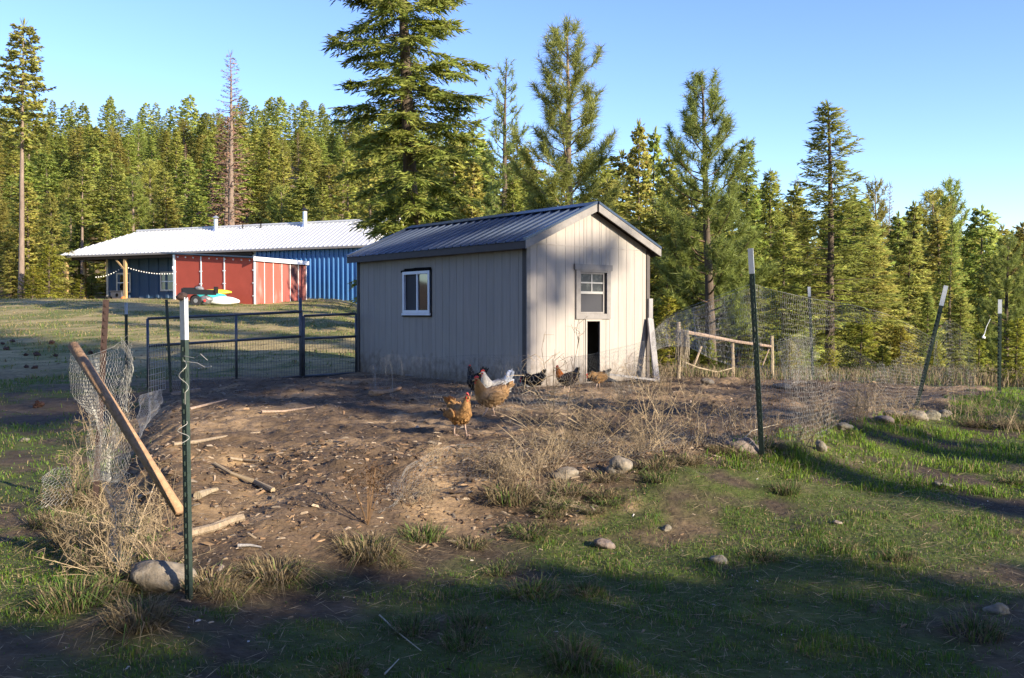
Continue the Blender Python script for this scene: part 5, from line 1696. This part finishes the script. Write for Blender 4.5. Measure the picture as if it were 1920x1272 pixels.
def hen(label, loc, rz, pal, scale=1.0, tailup=0.0, step=0.05, comb=1.0, headlow=0.0, tailcol=None, neckcol=None, seed=0, tail_long=1.0):
    rg = np.random.default_rng(seed + 900)
    e = thing("chicken", label, "chicken", loc, rz, "chickens in the pen")
    e.scale = (scale,) * 3
    tx, tz = -.185 + .03 * tailup, .335 + .06 * tailup
    hx, hz_ = .145 + .3 * headlow, .375 - headlow
    rings = [(tx - .005, tz + .02, .006, .012), (tx + .01, tz - .01, .018, .03), (-.15, .285 + .02 * tailup, .038, .05), (-.115, .245, .068, .078), (-.06, .215, .092, .098), (0, .202, .101, .104),
             (.055, .208, .095, .101), (.092, .235, .074, .084), (.115, .27, .054, .062), (.5 * (.128 + hx - .01), .5 * (.31 + hz_ - .03), .04, .046), (hx - .008, hz_ - .032, .031, .034), (hx, hz_, .028, .03), (hx + .018, hz_ + .008, .022, .024), (hx + .032, hz_ + .004, .008, .01)]
    v, f, c, nrm, th = loft(rings)
    col = np.repeat(np.array([(tailcol or pal)] * 3 + [pal] * 5 + [neckcol or pal] * 6), 14, 0)
    mb = MB().add(v, f, col)
    for sx, off in ((1, step), (-1, -step * .7)):            # feathered thighs belong to the body
        mb.tube([(-.01 + off * .2, sx * .045, .15), (0.0 + off * .55, sx * .047, .1)], (.045, .022), 10, pal)
    body = mb.build("body", M["feather"], e, True, loc=(0, 0, 0))
    sub = body.modifiers.new("s", 'SUBSURF')
    sub.levels = sub.render_levels = 1
    # overlapping feathers over back, breast and flanks
    fm = MB()
    o, d, l, sv, cc = [], [], [], [], []
    for k in range(620):
        s = rg.uniform(2.0, 9.6)
        i = int(s)
        fr = s - i
        r = [rings[i][q] * (1 - fr) + rings[i + 1][q] * fr for q in range(4)]
        nn = unit(nrm[i] * (1 - fr) + nrm[i + 1] * fr)
        a = rg.uniform(0, 2 * math.pi)
        p = np.array([r[0], 0, r[1]]) + np.array([0, 1, 0]) * math.sin(a) * r[2] + nn * math.cos(a) * r[3]
        out = unit(np.array([0, 1, 0]) * math.sin(a) / r[2] + nn * math.cos(a) / r[3])
        tg = -unit(np.array([rings[i + 1][0] - rings[i][0], 0, rings[i + 1][1] - rings[i][1]]))
        dd_ = unit(tg + out * rg.uniform(.08, .3) + rg.normal(0, .12, 3))
        o.append(p - out * .003); d.append(dd_); l.append(rg.uniform(.02, .042) * (0.7 if i > 7 else 1)); sv.append(unit(np.cross(out, dd_)))
        base = np.array(neckcol if (neckcol is not None and i >= 8) else (tailcol if (tailcol is not None and i < 3) else pal))
        cc.append(base * rg.uniform(.65, 1.3))
    fm.cards(np.array(o), np.array(d), np.array(l), np.array(l) * .3, np.array(sv), np.array(cc), tip=.65)
    fm.build("feathers", M["feather"], body, loc=(0, 0, 0))
    # wings
    for sx in (1, -1):
        w = MB()
        vv, ff = ico(2)
        q = vv * np.array((.095, .016, .05))
        q[:, 2] -= .25 * np.maximum(0, -q[:, 0]) * .6
        ca, sa = math.cos(.28), math.sin(.28)
        q = np.stack([q[:, 0] * ca + q[:, 2] * sa, q[:, 1], -q[:, 0] * sa * -1 * -1 + q[:, 2] * ca], 1)
        w.add(q + np.array([-.02, sx * .094, .222]), [ff], np.array(pal) * .92)
        n_ = 26
        oo = np.stack([rg.uniform(-.09, .05, n_), np.full(n_, sx * .108), rg.uniform(.19, .255, n_)], 1)
        w.cards(oo, unit(np.stack([-np.ones(n_), np.full(n_, sx * .08), rg.uniform(-.35, .05, n_)], 1)), rg.uniform(.04, .075, n_), np.full(n_, .009), np.tile([[0, .3 * sx, 1]], (n_, 1)) * 1.0, np.array(pal) * rg.uniform(.7, 1.2, (n_, 1)), tip=.6)
        w.build("wing", M["feather"], e, True, loc=(0, 0, 0))
    # tail fan
    tf = MB()
    tc = np.array(tailcol or pal)
    for k in range(15):
        a = (k / 14 - .5) * 1.0
        p0 = np.array([-.135, math.sin(a) * .03, .27])
        dv = unit(np.array([tx + .12 - .03, math.sin(a) * .12, tz - .24 + .025 * math.cos(3 * a)]))
        L = .135 * tail_long * rg.uniform(.8, 1.1)
        side = unit(np.cross(dv, np.array([0, 1.0, 0.15 * math.sin(a)])))
        tf.cards(p0[None], dv[None], np.array([L]), np.array([.017]), side[None], (tc * rg.uniform(.75, 1.2))[None], tip=.72)
        tf.cards((p0 + [0, .004, 0])[None], unit(dv + [0, .06, 0])[None], np.array([L * .9]), np.array([.015]), unit(side + [0, .6, 0])[None], (tc * rg.uniform(.75, 1.2))[None], tip=.72)
    tf.build("tail", M["feather"], e, loc=(0, 0, 0))
    # head pieces
    hp_ = np.array([hx, 0, hz_])
    cm = MB()
    z0 = hz_ + .022
    prof = [(-.012, 0), (-.018, .018 * comb), (-.008, .012 * comb), (-.002, .027 * comb), (.005, .015 * comb), (.013, .026 * comb), (.018, .012 * comb), (.027, .016 * comb), (.03, -.006)]
    vv = [(hx + x, y, z0 + z) for y in (-.0035, .0035) for x, z in prof]
    n_ = len(prof)
    cm.add(vv, [tuple(range(n_)), tuple(range(n_, 2 * n_))[::-1]] + [(i, i + n_, (i + 1) % n_ + n_, (i + 1) % n_) for i in range(n_)])
    cm.build("comb", M["redflesh"], e, loc=(0, 0, 0))
    for sx in (1, -1):
        MB().blob((hx + .02, sx * .01, hz_ - .026), (.007, .005, .017), 2, 1, .1).build("wattle", M["redflesh"], e, True, loc=(0, 0, 0))
        MB().blob((hx + .012, sx * .0185, hz_ + .002), (.016, .006, .014), 2, 1, .05).build("face_patch", M["redflesh"], e, True, loc=(0, 0, 0))
        MB().blob((hx + .013, sx * .0245, hz_ + .006), .0042, 0, 1, 0).build("eye", M["eye"], e, True, loc=(0, 0, 0))
    MB().tube([(hx + .028, 0, hz_ + .004), (hx + .042, 0, hz_ + .001), (hx + .054, 0, hz_ - .006)], (.0095, .0065, .0012), 6).build("beak", M["beak"], e, True, loc=(0, 0, 0))
    # legs with toes
    for sx, off in ((1, step), (-1, -step * .7)):
        lg = MB()
        k = np.array([off * .55, sx * .047, .108])
        ft = np.array([off * 1.25 + .012, sx * .05, .008])
        lg.tube([k, (k + ft) / 2 + (-.006, 0, 0), ft], (.0095, .0075, .0075), 7)
        for a in (-.5, 0, .5):
            lg.tube([ft, ft + (.028 * math.cos(a), .028 * math.sin(a), .004), ft + (.055 * math.cos(a), .055 * math.sin(a), -.006)], (.0065, .0055, .0025), 5)
        lg.tube([ft, ft + (-.028, 0, -.005)], (.0055, .0025), 5)
        lg.build("leg", M["shank"], e, True, loc=(0, 0, 0))
    return e

BUFF, WHITE_, BLK, BRN = (0.33, 0.18, 0.07), (0.6, 0.6, 0.6), (0.012, 0.012, 0.014), (0.2, 0.085, 0.03)
def hen_at(label, u, v, rz, pal, **k):
    p = on_ground(u, v)
    return hen(label, p - (0, 0, .006), rz, pal, **k)
hen_at("buff hen stepping to the right, nearest of the flock", 862, 818, math.radians(-58), BUFF, scale=.97, step=.03, seed=1, tailup=-.2)
hen_at("buff hen striding left with pale feather edges, right of the nearest hen", 920, 782, math.radians(205), (0.43, 0.26, 0.125), scale=1.12, step=.085, seed=2, headlow=-.0, neckcol=(0.38, 0.19, 0.06), tailup=-.5)
hen_at("white-tailed pale hen half hidden behind the striding buff hen", 930, 764, math.radians(200), (0.5, 0.46, 0.4), scale=1.12, tailcol=(0.75, 0.77, 0.8), seed=3, tailup=.9, tail_long=1.15)
hen_at("black hen behind the buff hens, tail raised", 893, 748, math.radians(125), BLK, scale=1.05, seed=4, tailup=.9, comb=.7)
hen_at("black hen at the shed's corner behind the netting, head down", 1000, 737, math.radians(188), BLK, scale=.85, seed=5, headlow=.16, tailup=.5)
hen_at("dark rooster with orange neck by the gable wall", 1063, 735, math.radians(172), (0.035, 0.022, 0.016), scale=.9, seed=6, neckcol=(0.55, 0.14, 0.015), tailcol=(0.02, 0.018, 0.016), tailup=.7, comb=1.3)
hen_at("brown speckled hen pecking in front of the pop door", 1122, 730, math.radians(185), (0.26, 0.15, 0.06), scale=.85, seed=7, headlow=.14, tailcol=(0.16, 0.14, 0.11))

# ------------------------------------------------------------------ stones
def rock(label, u, v, w, h, seed, d=None, flat=.8, name="stone"):
    p = on_ground(u, v)
    W_, H_ = w / FPX * p[1] / 2, h / FPX * p[1]
    mb = MB().blob((0, 0, 0), (W_, d or W_ * .8, H_ * .58), seed, 3, .42)
    o = mb.build(name, M["rock"], smooth=True, loc=(p[0], p[1] + (d or W_ * .8) * .5, p[2] + H_ * .22))
    o.rotation_euler = (0, 0, seed * 1.3 % .8 - .4)
    return tag(o, label, "stone", "stones along the pen edge")
rock("large speckled granite boulder at the foot of the near post", 297, 1106, 112, 62, 1, name="boulder")
rock("rounded stone at the foot of the tall middle post", 1395, 850, 62, 34, 2)
rock("small stone leaning right of the middle post's stone", 1415, 852, 28, 20, 12)
rock("pale upright stone in the grass right of the middle post", 1540, 848, 20, 24, 13)
rock("stone under straw at the front edge, left of a pair", 1062, 897, 52, 24, 4)
rock("blocky stone under straw at the front edge, right of a pair", 1162, 886, 52, 30, 5)
rock("flat stone at the left end of the row below the leaning post", 1582, 806, 34, 14, 6)
rock("small pale stone next in the row below the leaning post", 1660, 794, 30, 16, 7)
rock("tan flat stone left of the leaning post's foot", 1682, 783, 40, 18, 8)
rock("brown stone at the leaning post's foot", 1722, 786, 44, 20, 9)
rock("grey stone right of the leaning post's foot", 1748, 787, 42, 18, 10)
rock("last flat stone of the row towards the right", 1772, 782, 34, 14, 11)
rock("smooth grey stone on the far pen edge before the trellis", 1327, 721, 24, 15, 14)
rock("dull stone on the far pen edge right of the tall post", 1470, 728, 34, 12, 15)
rock("half sunk stone in the near grass at the lower right", 1876, 1150, 50, 18, 16)
rock("small white stone in shaded grass right of the centre", 1250, 996, 20, 12, 17)
rock("pair-topping grey stone on the right sunlit turf", 1757, 914, 20, 12, 18)
rock("flat grey stone on the right sunlit turf, lower of two", 1776, 916, 24, 10, 19)
rock("pale crumbly lump of ash in the near grass", 1135, 1030, 38, 20, 20)
rock("grey lump of ash in the near grass farther right", 1350, 1056, 34, 16, 21)
rock("small tan stone at the bottom edge", 684, 1268, 18, 14, 22)
rock("white stone on the left grass outside the netting", 44, 828, 20, 8, 23)
rock("small pale stone in shaded turf left of the ash lump", 1570, 986, 18, 8, 25)

# ------------------------------------------------------------------ sticks and logs
def stick(label, pts, r, m="wood", n=7, name="stick", cat="stick", tap=.5, lift=.3):
    P3 = []
    for u, v in pts:
        g = on_ground(u, v)
        P3.append(g + (0, 0, r * lift + .01) + RNG.normal(0, r * .25, 3) * (1, 1, .4))
    rr = np.linspace(r, r * tap, len(P3))
    return tag(MB().tube(P3, rr, n, jit=.2).build(name, M[m]), label, cat, "sticks on the pen floor")
stick("short thick log lying right of the near post", [(352, 1008), (395, 996), (430, 984), (458, 977)], .032, name="log", cat="log", tap=.75)
stick("forked dark branch lying in the near pen", [(402, 874), (435, 892), (478, 908), (512, 924)], .013, "twig", tap=1.5)
stick("thin grey twig beside the forked branch", [(432, 866), (455, 868), (486, 870)], .014)
stick("long pale stick above the dug hollow", [(325, 838), (370, 832), (420, 822), (486, 815)], .018)
stick("pale chunk of wood before the shed wall", [(696, 742), (715, 740), (735, 736), (752, 731)], .045, "polewood", name="log", cat="log", tap=.4)
stick("thin pale stick below the gate, left of two", [(355, 770), (390, 762), (425, 752)], .018)
stick("long thin stick below the gate, right of two", [(490, 777), (530, 775), (590, 766)], .018)
stick("flat bark slab in the chips right of the tilted pole's foot", [(372, 936), (390, 927), (408, 921)], .03, "wood", name="bark_slab", cat="wood")
stick("white sliver of wood in the shaded chips", [(445, 1028), (470, 1029), (490, 1031)], .009, "plank", name="wood_sliver", cat="wood")
stick("white fragment near the long pole's foot", [(262, 936), (272, 932), (284, 926)], .014, "plank", name="wood_sliver", cat="wood")
stick("long dark stick in front of the long shed wall", [(760, 706), (800, 707), (850, 706)], .015, "plank")
stick("curved pale cane lying at the tall post's foot", [(1380, 838), (1410, 812), (1460, 798), (1510, 806)], .006, "twine", name="cane", cat="cane")
stick("straight pale stem lying in the near left grass", [(712, 1158), (745, 1190), (790, 1225)], .004, "twine", name="dry_stem", cat="stem")
stick("short stem lying in the grass at the bottom", [(722, 1270), (735, 1255), (748, 1241)], .004, "twine", name="dry_stem", cat="stem")

# dark pine cones on the field
for k, (u, v) in enumerate([(5, 648), (23, 643), (12, 658), (50, 690), (66, 692), (97, 646), (48, 668), (135, 660), (70, 669), (105, 670), (170, 664), (72, 764)]):
    p = on_ground(u, v)
    mb = MB()
    r = .042 + .012 * (k % 3)
    mb.blob(p + (0, 0, r * .5), (r * 1.25, r, r * .8), k, 2, .5)
    n_ = 40
    dd_ = unit(RNG.normal(0, 1, (n_, 3)))
    mb.cards(p + (0, 0, r * .5) + dd_ * r * .7, dd_, np.full(n_, r * .55), np.full(n_, r * .22), unit(np.cross(dd_, RNG.normal(0, 1, (n_, 3)))), (1.3, 1.2, 1.1))
    tag(mb.build("pine_cone", M["cone"]), "dark brown cone lying on the left field", "pine cone", "dark cones on the left field")

# ------------------------------------------------------------------ tussocks and dead weeds
def tussock_mesh(seed, n, L, droop, green, w=.003):
    rg = np.random.default_rng(seed)
    a = rg.uniform(0, 6.28, n)
    rr = rg.random(n) ** .7 * .15
    o = np.stack([np.cos(a) * rr, np.sin(a) * rr, 0 * a - .01], 1)
    l = L * rg.uniform(.5, 1.15, n)
    ld = rg.uniform(.35, droop, n) * rg.uniform(.8, 1.15, n)
    a2 = a + rg.normal(0, .5, n)
    lean = np.stack([np.cos(a2) * ld, np.sin(a2) * ld, 0 * a], 1)
    lean[:, 2] = -np.maximum(0, ld - .75) * .75
    c = np.where((rg.random(n) < green)[:, None], np.array([[.1, .155, .035]]), np.array([[.21, .16, .09]])) * rg.uniform(.4, 1.35, (n, 1))
    c = np.clip(c, .01, 1)
    mb = MB()
    mb.blades(o, lean, l, np.full(n, w) * rg.uniform(.6, 1.3, n), c)
    return mb.mesh("blades", M["straw"])
TM = [tussock_mesh(1, 420, .19, 1.45, .12), tussock_mesh(2, 420, .19, 1.3, .55), tussock_mesh(3, 300, .14, 1.3, .5), tussock_mesh(4, 560, .22, 1.6, .06)]
def tussock(label, u, v, k, s=1.0, p=None):
    p = on_ground(u, v) if p is None else p
    e = bpy.data.objects.new("grass_tussock", TM[k])
    COL.objects.link(e)
    e.location = p
    s *= .82
    e.scale = (s, s, s * random.uniform(.7, 1.0))
    e.rotation_euler = (0, 0, random.uniform(0, 6.28))
    return tag(e, label, "tussock", "grass tussocks on the pen edge and the slope")
for lab, u, v, k, s in [
    ("green-leaved tussock left of the boulder", 140, 1135, 1, 1.35), ("straw tussock in front of the boulder", 262, 1170, 3, 1.1), ("straw tussock hanging over the bank left of the netting", 150, 945, 3, 1.5),
    ("tan tussock on the bank above the green one", 155, 1020, 3, 1.3), ("dry tussock low on the left bank", 190, 1060, 0, 1.1), ("mounded straw tussock right of the near post", 520, 1085, 3, 1.25),
    ("drooping dead tussock on the front bank, centre left", 690, 1040, 3, 1.3), ("green-tipped tussock beside the drooping dead one", 792, 1010, 1, 1.1), ("straw tussock by the fallen netting", 955, 940, 0, 1.3),
    ("dry tussock between the two edge stones", 1065, 925, 0, 1.0), ("small pale tussock in the shaded grass, upper", 935, 1075, 2, .8), ("broad pale tussock in the shaded grass", 1000, 1115, 2, 1.25),
    ("pale tussock right of the broad one", 1095, 1110, 2, .9), ("small tussock in the lower shade, left", 775, 1180, 2, .9), ("grey-green tussock in the lower shade", 878, 1175, 2, .9),
    ("second grey-green tussock just below it", 870, 1210, 2, .85), ("green tussock at the bottom centre", 1075, 1245, 1, 1.0), ("straw tussock under the right weeds", 1230, 880, 0, 1.1),
    ("green clump left of the bottom small tan stone", 655, 1262, 1, .7), ("long-bladed clump in the sunlit grass", 1475, 925, 1, .8), ("flattened tussock in the right shade", 1430, 1045, 2, 1.0),
    ("leafy clump in the right shade", 1580, 1030, 2, .8), ("pale-tipped clump below the leafy one", 1690, 1048, 2, .8), ("straw clump at the right lower edge", 1830, 1190, 2, 1.1),
    ("dry tussock below the bank at far left", 100, 985, 0, 1.2), ("tussock on the right edge of the sunlit turf", 1900, 905, 2, .9), ("faded tussock left of the near post's foot", 210, 1110, 0, 1.0),
    ("dry clump at the tall post's foot", 1450, 842, 0, .8), ("straw clump beyond the last stones", 1830, 800, 0, 1.2), ("straw clump at the far right edge", 1900, 806, 0, 1.3), ("dry clump below the leaning post", 1690, 792, 0, 1.0)]:
    tussock(lab, u, v, k, s)

def weed_mesh(seed, H, n, spread, tw=5, rad=.0035, curl=.2):
    rg = np.random.default_rng(seed)
    mb = MB()
    for i in range(n):
        a = rg.uniform(0, 6.28)
        le = rg.uniform(.1, spread)
        L = H * rg.uniform(.5, 1.05)
        s = np.linspace(0, 1, 6)[:, None]
        o = np.array([rg.normal(0, .06), rg.normal(0, .06), -.02])
        p = o + s * np.array([math.cos(a) * le * L, math.sin(a) * le * L, L]) + s ** 2 * np.array([rg.normal(0, curl), rg.normal(0, curl), -.15 * le]) * L
        c = np.array((1, 1, 1)) * rg.uniform(.55, 1.25)
        mb.tube(p, np.linspace(rad, rad * .35, 6), 3, c, cap=False)
        for k in range(tw):
            f = rg.uniform(.3, .98)
            b = np.array([np.interp(f, s[:, 0], p[:, j]) for j in range(3)])
            d = unit(rg.normal(0, 1, 3) + np.array([math.cos(a) * .3, math.sin(a) * .3, .7]))
            l = L * rg.uniform(.1, .32)
            e = b + d * l
            mb.tube([b, (b + e) / 2 + rg.normal(0, .02, 3), e], (rad * .55, rad * .45, rad * .2), 3, c, cap=False)
            for q in range(2):
                b2 = b + d * l * rg.uniform(.4, .95)
                e2 = b2 + unit(d + rg.normal(0, .7, 3)) * l * .45
                mb.tube([b2, e2], (rad * .4, rad * .18), 3, c, cap=False)
    return mb.mesh("stems", M["twig"])
WM = [weed_mesh(1, .62, 9, .45, 7), weed_mesh(2, .48, 14, .9, 5), weed_mesh(3, .35, 16, 1.2, 4, .0028, .35), weed_mesh(4, .75, 4, .3, 9, .0045)]
def weed(label, u, v, k, s=1.0, g="dead weeds on the pen edge", zz=0.0):
    p = on_ground(u, v)
    e = bpy.data.objects.new("dead_weed", WM[k])
    COL.objects.link(e)
    e.location = p + (0, 0, zz)
    e.scale = (s, s, s)
    e.rotation_euler = (random.uniform(-.1, .1), random.uniform(-.1, .1), random.uniform(0, 6.28))
    return tag(e, label, "dead weed", g)
for lab, u, v, k, s in [
    ("bushy dead weed below the leaning plank", 1235, 790, 0, 1.25), ("twiggy dead weed right of the pop door", 1175, 770, 1, 1.0), ("dead weed at the tall post's left", 1290, 800, 1, 1.25),
    ("thin dead stalk rising before the shed corner", 1035, 838, 3, 1.25), ("tangled dead weed before the buff hens", 1000, 810, 2, 1.0), ("tangled dead weed right of the buff hens", 1080, 800, 2, 1.3),
    ("dead weed tangle in the middle of the front edge", 1130, 830, 2, 1.4), ("dry weed behind the left edge stone", 1010, 890, 1, .8), ("dead weed on the fallen netting", 950, 905, 1, .8),
    ("dry weed in front of the right edge stone", 1215, 845, 2, 1.3), ("low dead weed right of the edge stones", 1300, 842, 2, 1.2), ("bleached weed inside the netting by the leaning pole", 175, 845, 1, 1.2),
    ("second bleached weed by the rusty post", 215, 830, 1, 1.15), ("dead weed overhanging the left bank", 130, 915, 2, 1.3), ("dry weed beside the leaning steel post", 1690, 795, 0, .9),
    ("dry stalks behind the stone row", 1600, 790, 0, .85), ("dry stalks left of the stone row", 1530, 800, 1, .9), ("dry weed under the trellis", 1300, 716, 1, 1.0), ("thin weeds by the trellis pole", 1400, 724, 1, 1.0),
    ("dry weed at the far right post", 1850, 800, 0, .9), ("dry weed at the right edge", 1900, 812, 1, .9), ("stalky weed left of the far right post", 1790, 790, 1, .8), ("thin weed beside the shed's far corner", 1255, 735, 0, 1.0)]:
    weed(lab, u, v, k, s)
rw = random.Random(9)
for i in range(62):
    t = rw.random() ** .8
    ex, ey = (-.4 + t * 2.4, 5.9 + t * 1.85) if rw.random() < .62 else (2.0 + t * 3.1, 7.75 + t * 3.75)
    dx = rw.uniform(-.12, 1.5) if ex < 2 else rw.uniform(-.2, .7)
    ex, ey = ex - dx * .6, ey + dx * .8
    e = bpy.data.objects.new("dead_weed", WM[rw.choice([0, 1, 1, 2, 2, 2])])
    COL.objects.link(e)
    e.location = gpt(ex, ey)
    sc_ = rw.uniform(.45, 1.05)
    e.scale = (sc_ * 1.1, sc_ * 1.1, sc_ * rw.uniform(.45, .85))
    e.rotation_euler = (rw.uniform(-.25, .25), rw.uniform(-.25, .25), rw.uniform(0, 6.28))
    tag(e, "dead weed in the tangled band of stalks along the front netting", "dead weed", "tangled dead weeds along the front netting")
for i in range(26):
    t = rw.random()
    ex, ey = -1.75 + t * 3.74 + rw.uniform(-.25, .12), 4.85 + t * 2.9 + rw.uniform(-.12, .2)
    e = bpy.data.objects.new("grass_tussock", TM[rw.choice([0, 3, 1, 0])])
    COL.objects.link(e)
    e.location = gpt(ex, ey, -.01)
    sc_ = rw.uniform(.4, .8)
    e.scale = (sc_ * rw.uniform(.9, 1.4), sc_, sc_ * rw.uniform(.5, .9))
    e.rotation_euler = (0, 0, rw.uniform(0, 6.28))
    tag(e, "small straw tussock in the ragged row along the pen's front edge", "tussock", "small tussocks along the front edge")
for i in range(16):
    t = rw.random()
    ex, ey = -1.9 - t * 1.3 + rw.uniform(-.35, .1), 5.0 + t * 2.3 + rw.uniform(-.2, .2)
    e = bpy.data.objects.new("dead_weed", WM[rw.choice([1, 2, 2])])
    COL.objects.link(e)
    e.location = gpt(ex, ey)
    sc_ = rw.uniform(.5, 1.0)
    e.scale = (sc_,) * 3
    e.rotation_euler = (rw.uniform(-.3, .3), rw.uniform(-.3, .3), rw.uniform(0, 6.28))
    tag(e, "dead weed in the brush on the left bank below the torn netting", "dead weed", "brush on the left bank")
# dark seed-headed plant in the near pen
dk = on_ground(690, 985)
mb = MB()
rg = np.random.default_rng(77)
for i in range(9):
    a, L = rg.uniform(0, 6.28), rg.uniform(.28, .42)
    s = np.linspace(0, 1, 5)[:, None]
    p = dk + s * np.array([math.cos(a) * .12, math.sin(a) * .12, L])
    mb.tube(p, np.linspace(.004, .002, 5), 3, (.5, .4, .35), cap=False)
    n_ = 60
    oo = p[-1] - (0, 0, .02) + rg.normal(0, 1, (n_, 3)) * (.035, .035, .05)
    dd_ = unit(rg.normal(0, 1, (n_, 3)))
    mb.cards(oo, dd_, np.full(n_, .022), np.full(n_, .004), unit(rg.normal(0, 1, (n_, 3))), np.array((.22, .16, .13)) * rg.uniform(.6, 1.4, (n_, 1)))
tag(mb.build("dark_weed", M["twig"]), "dark brown seed-headed dead plant in the near pen", "dead weed")

# undergrowth at the wood's edge behind the netting: dry brush
x, y = scatter(26000, 2.2, 12.5, 16.5, 24)
k = in_view(x, y)
x, y = x[k], y[k]
th = RNG.uniform(0, 6.28, len(x))
r = RNG.uniform(.1, .9, len(x))
c = np.where((RNG.random(len(x)) < .35)[:, None], np.array([[.12, .15, .035]]), np.array([[.27, .2, .12]])) * RNG.uniform(.5, 1.25, (len(x), 1))
ub = MB()
ub.blades(np.stack([x, y, height(x, y) - .01], 1), np.stack([np.cos(th) * r, np.sin(th) * r, 0 * r], 1), RNG.uniform(.08, .42, len(x)), np.full(len(x), .006), c)
tag(ub.build("undergrowth", M["straw"]), "dry brush and weeds at the edge of the woods", "undergrowth", kind="stuff")
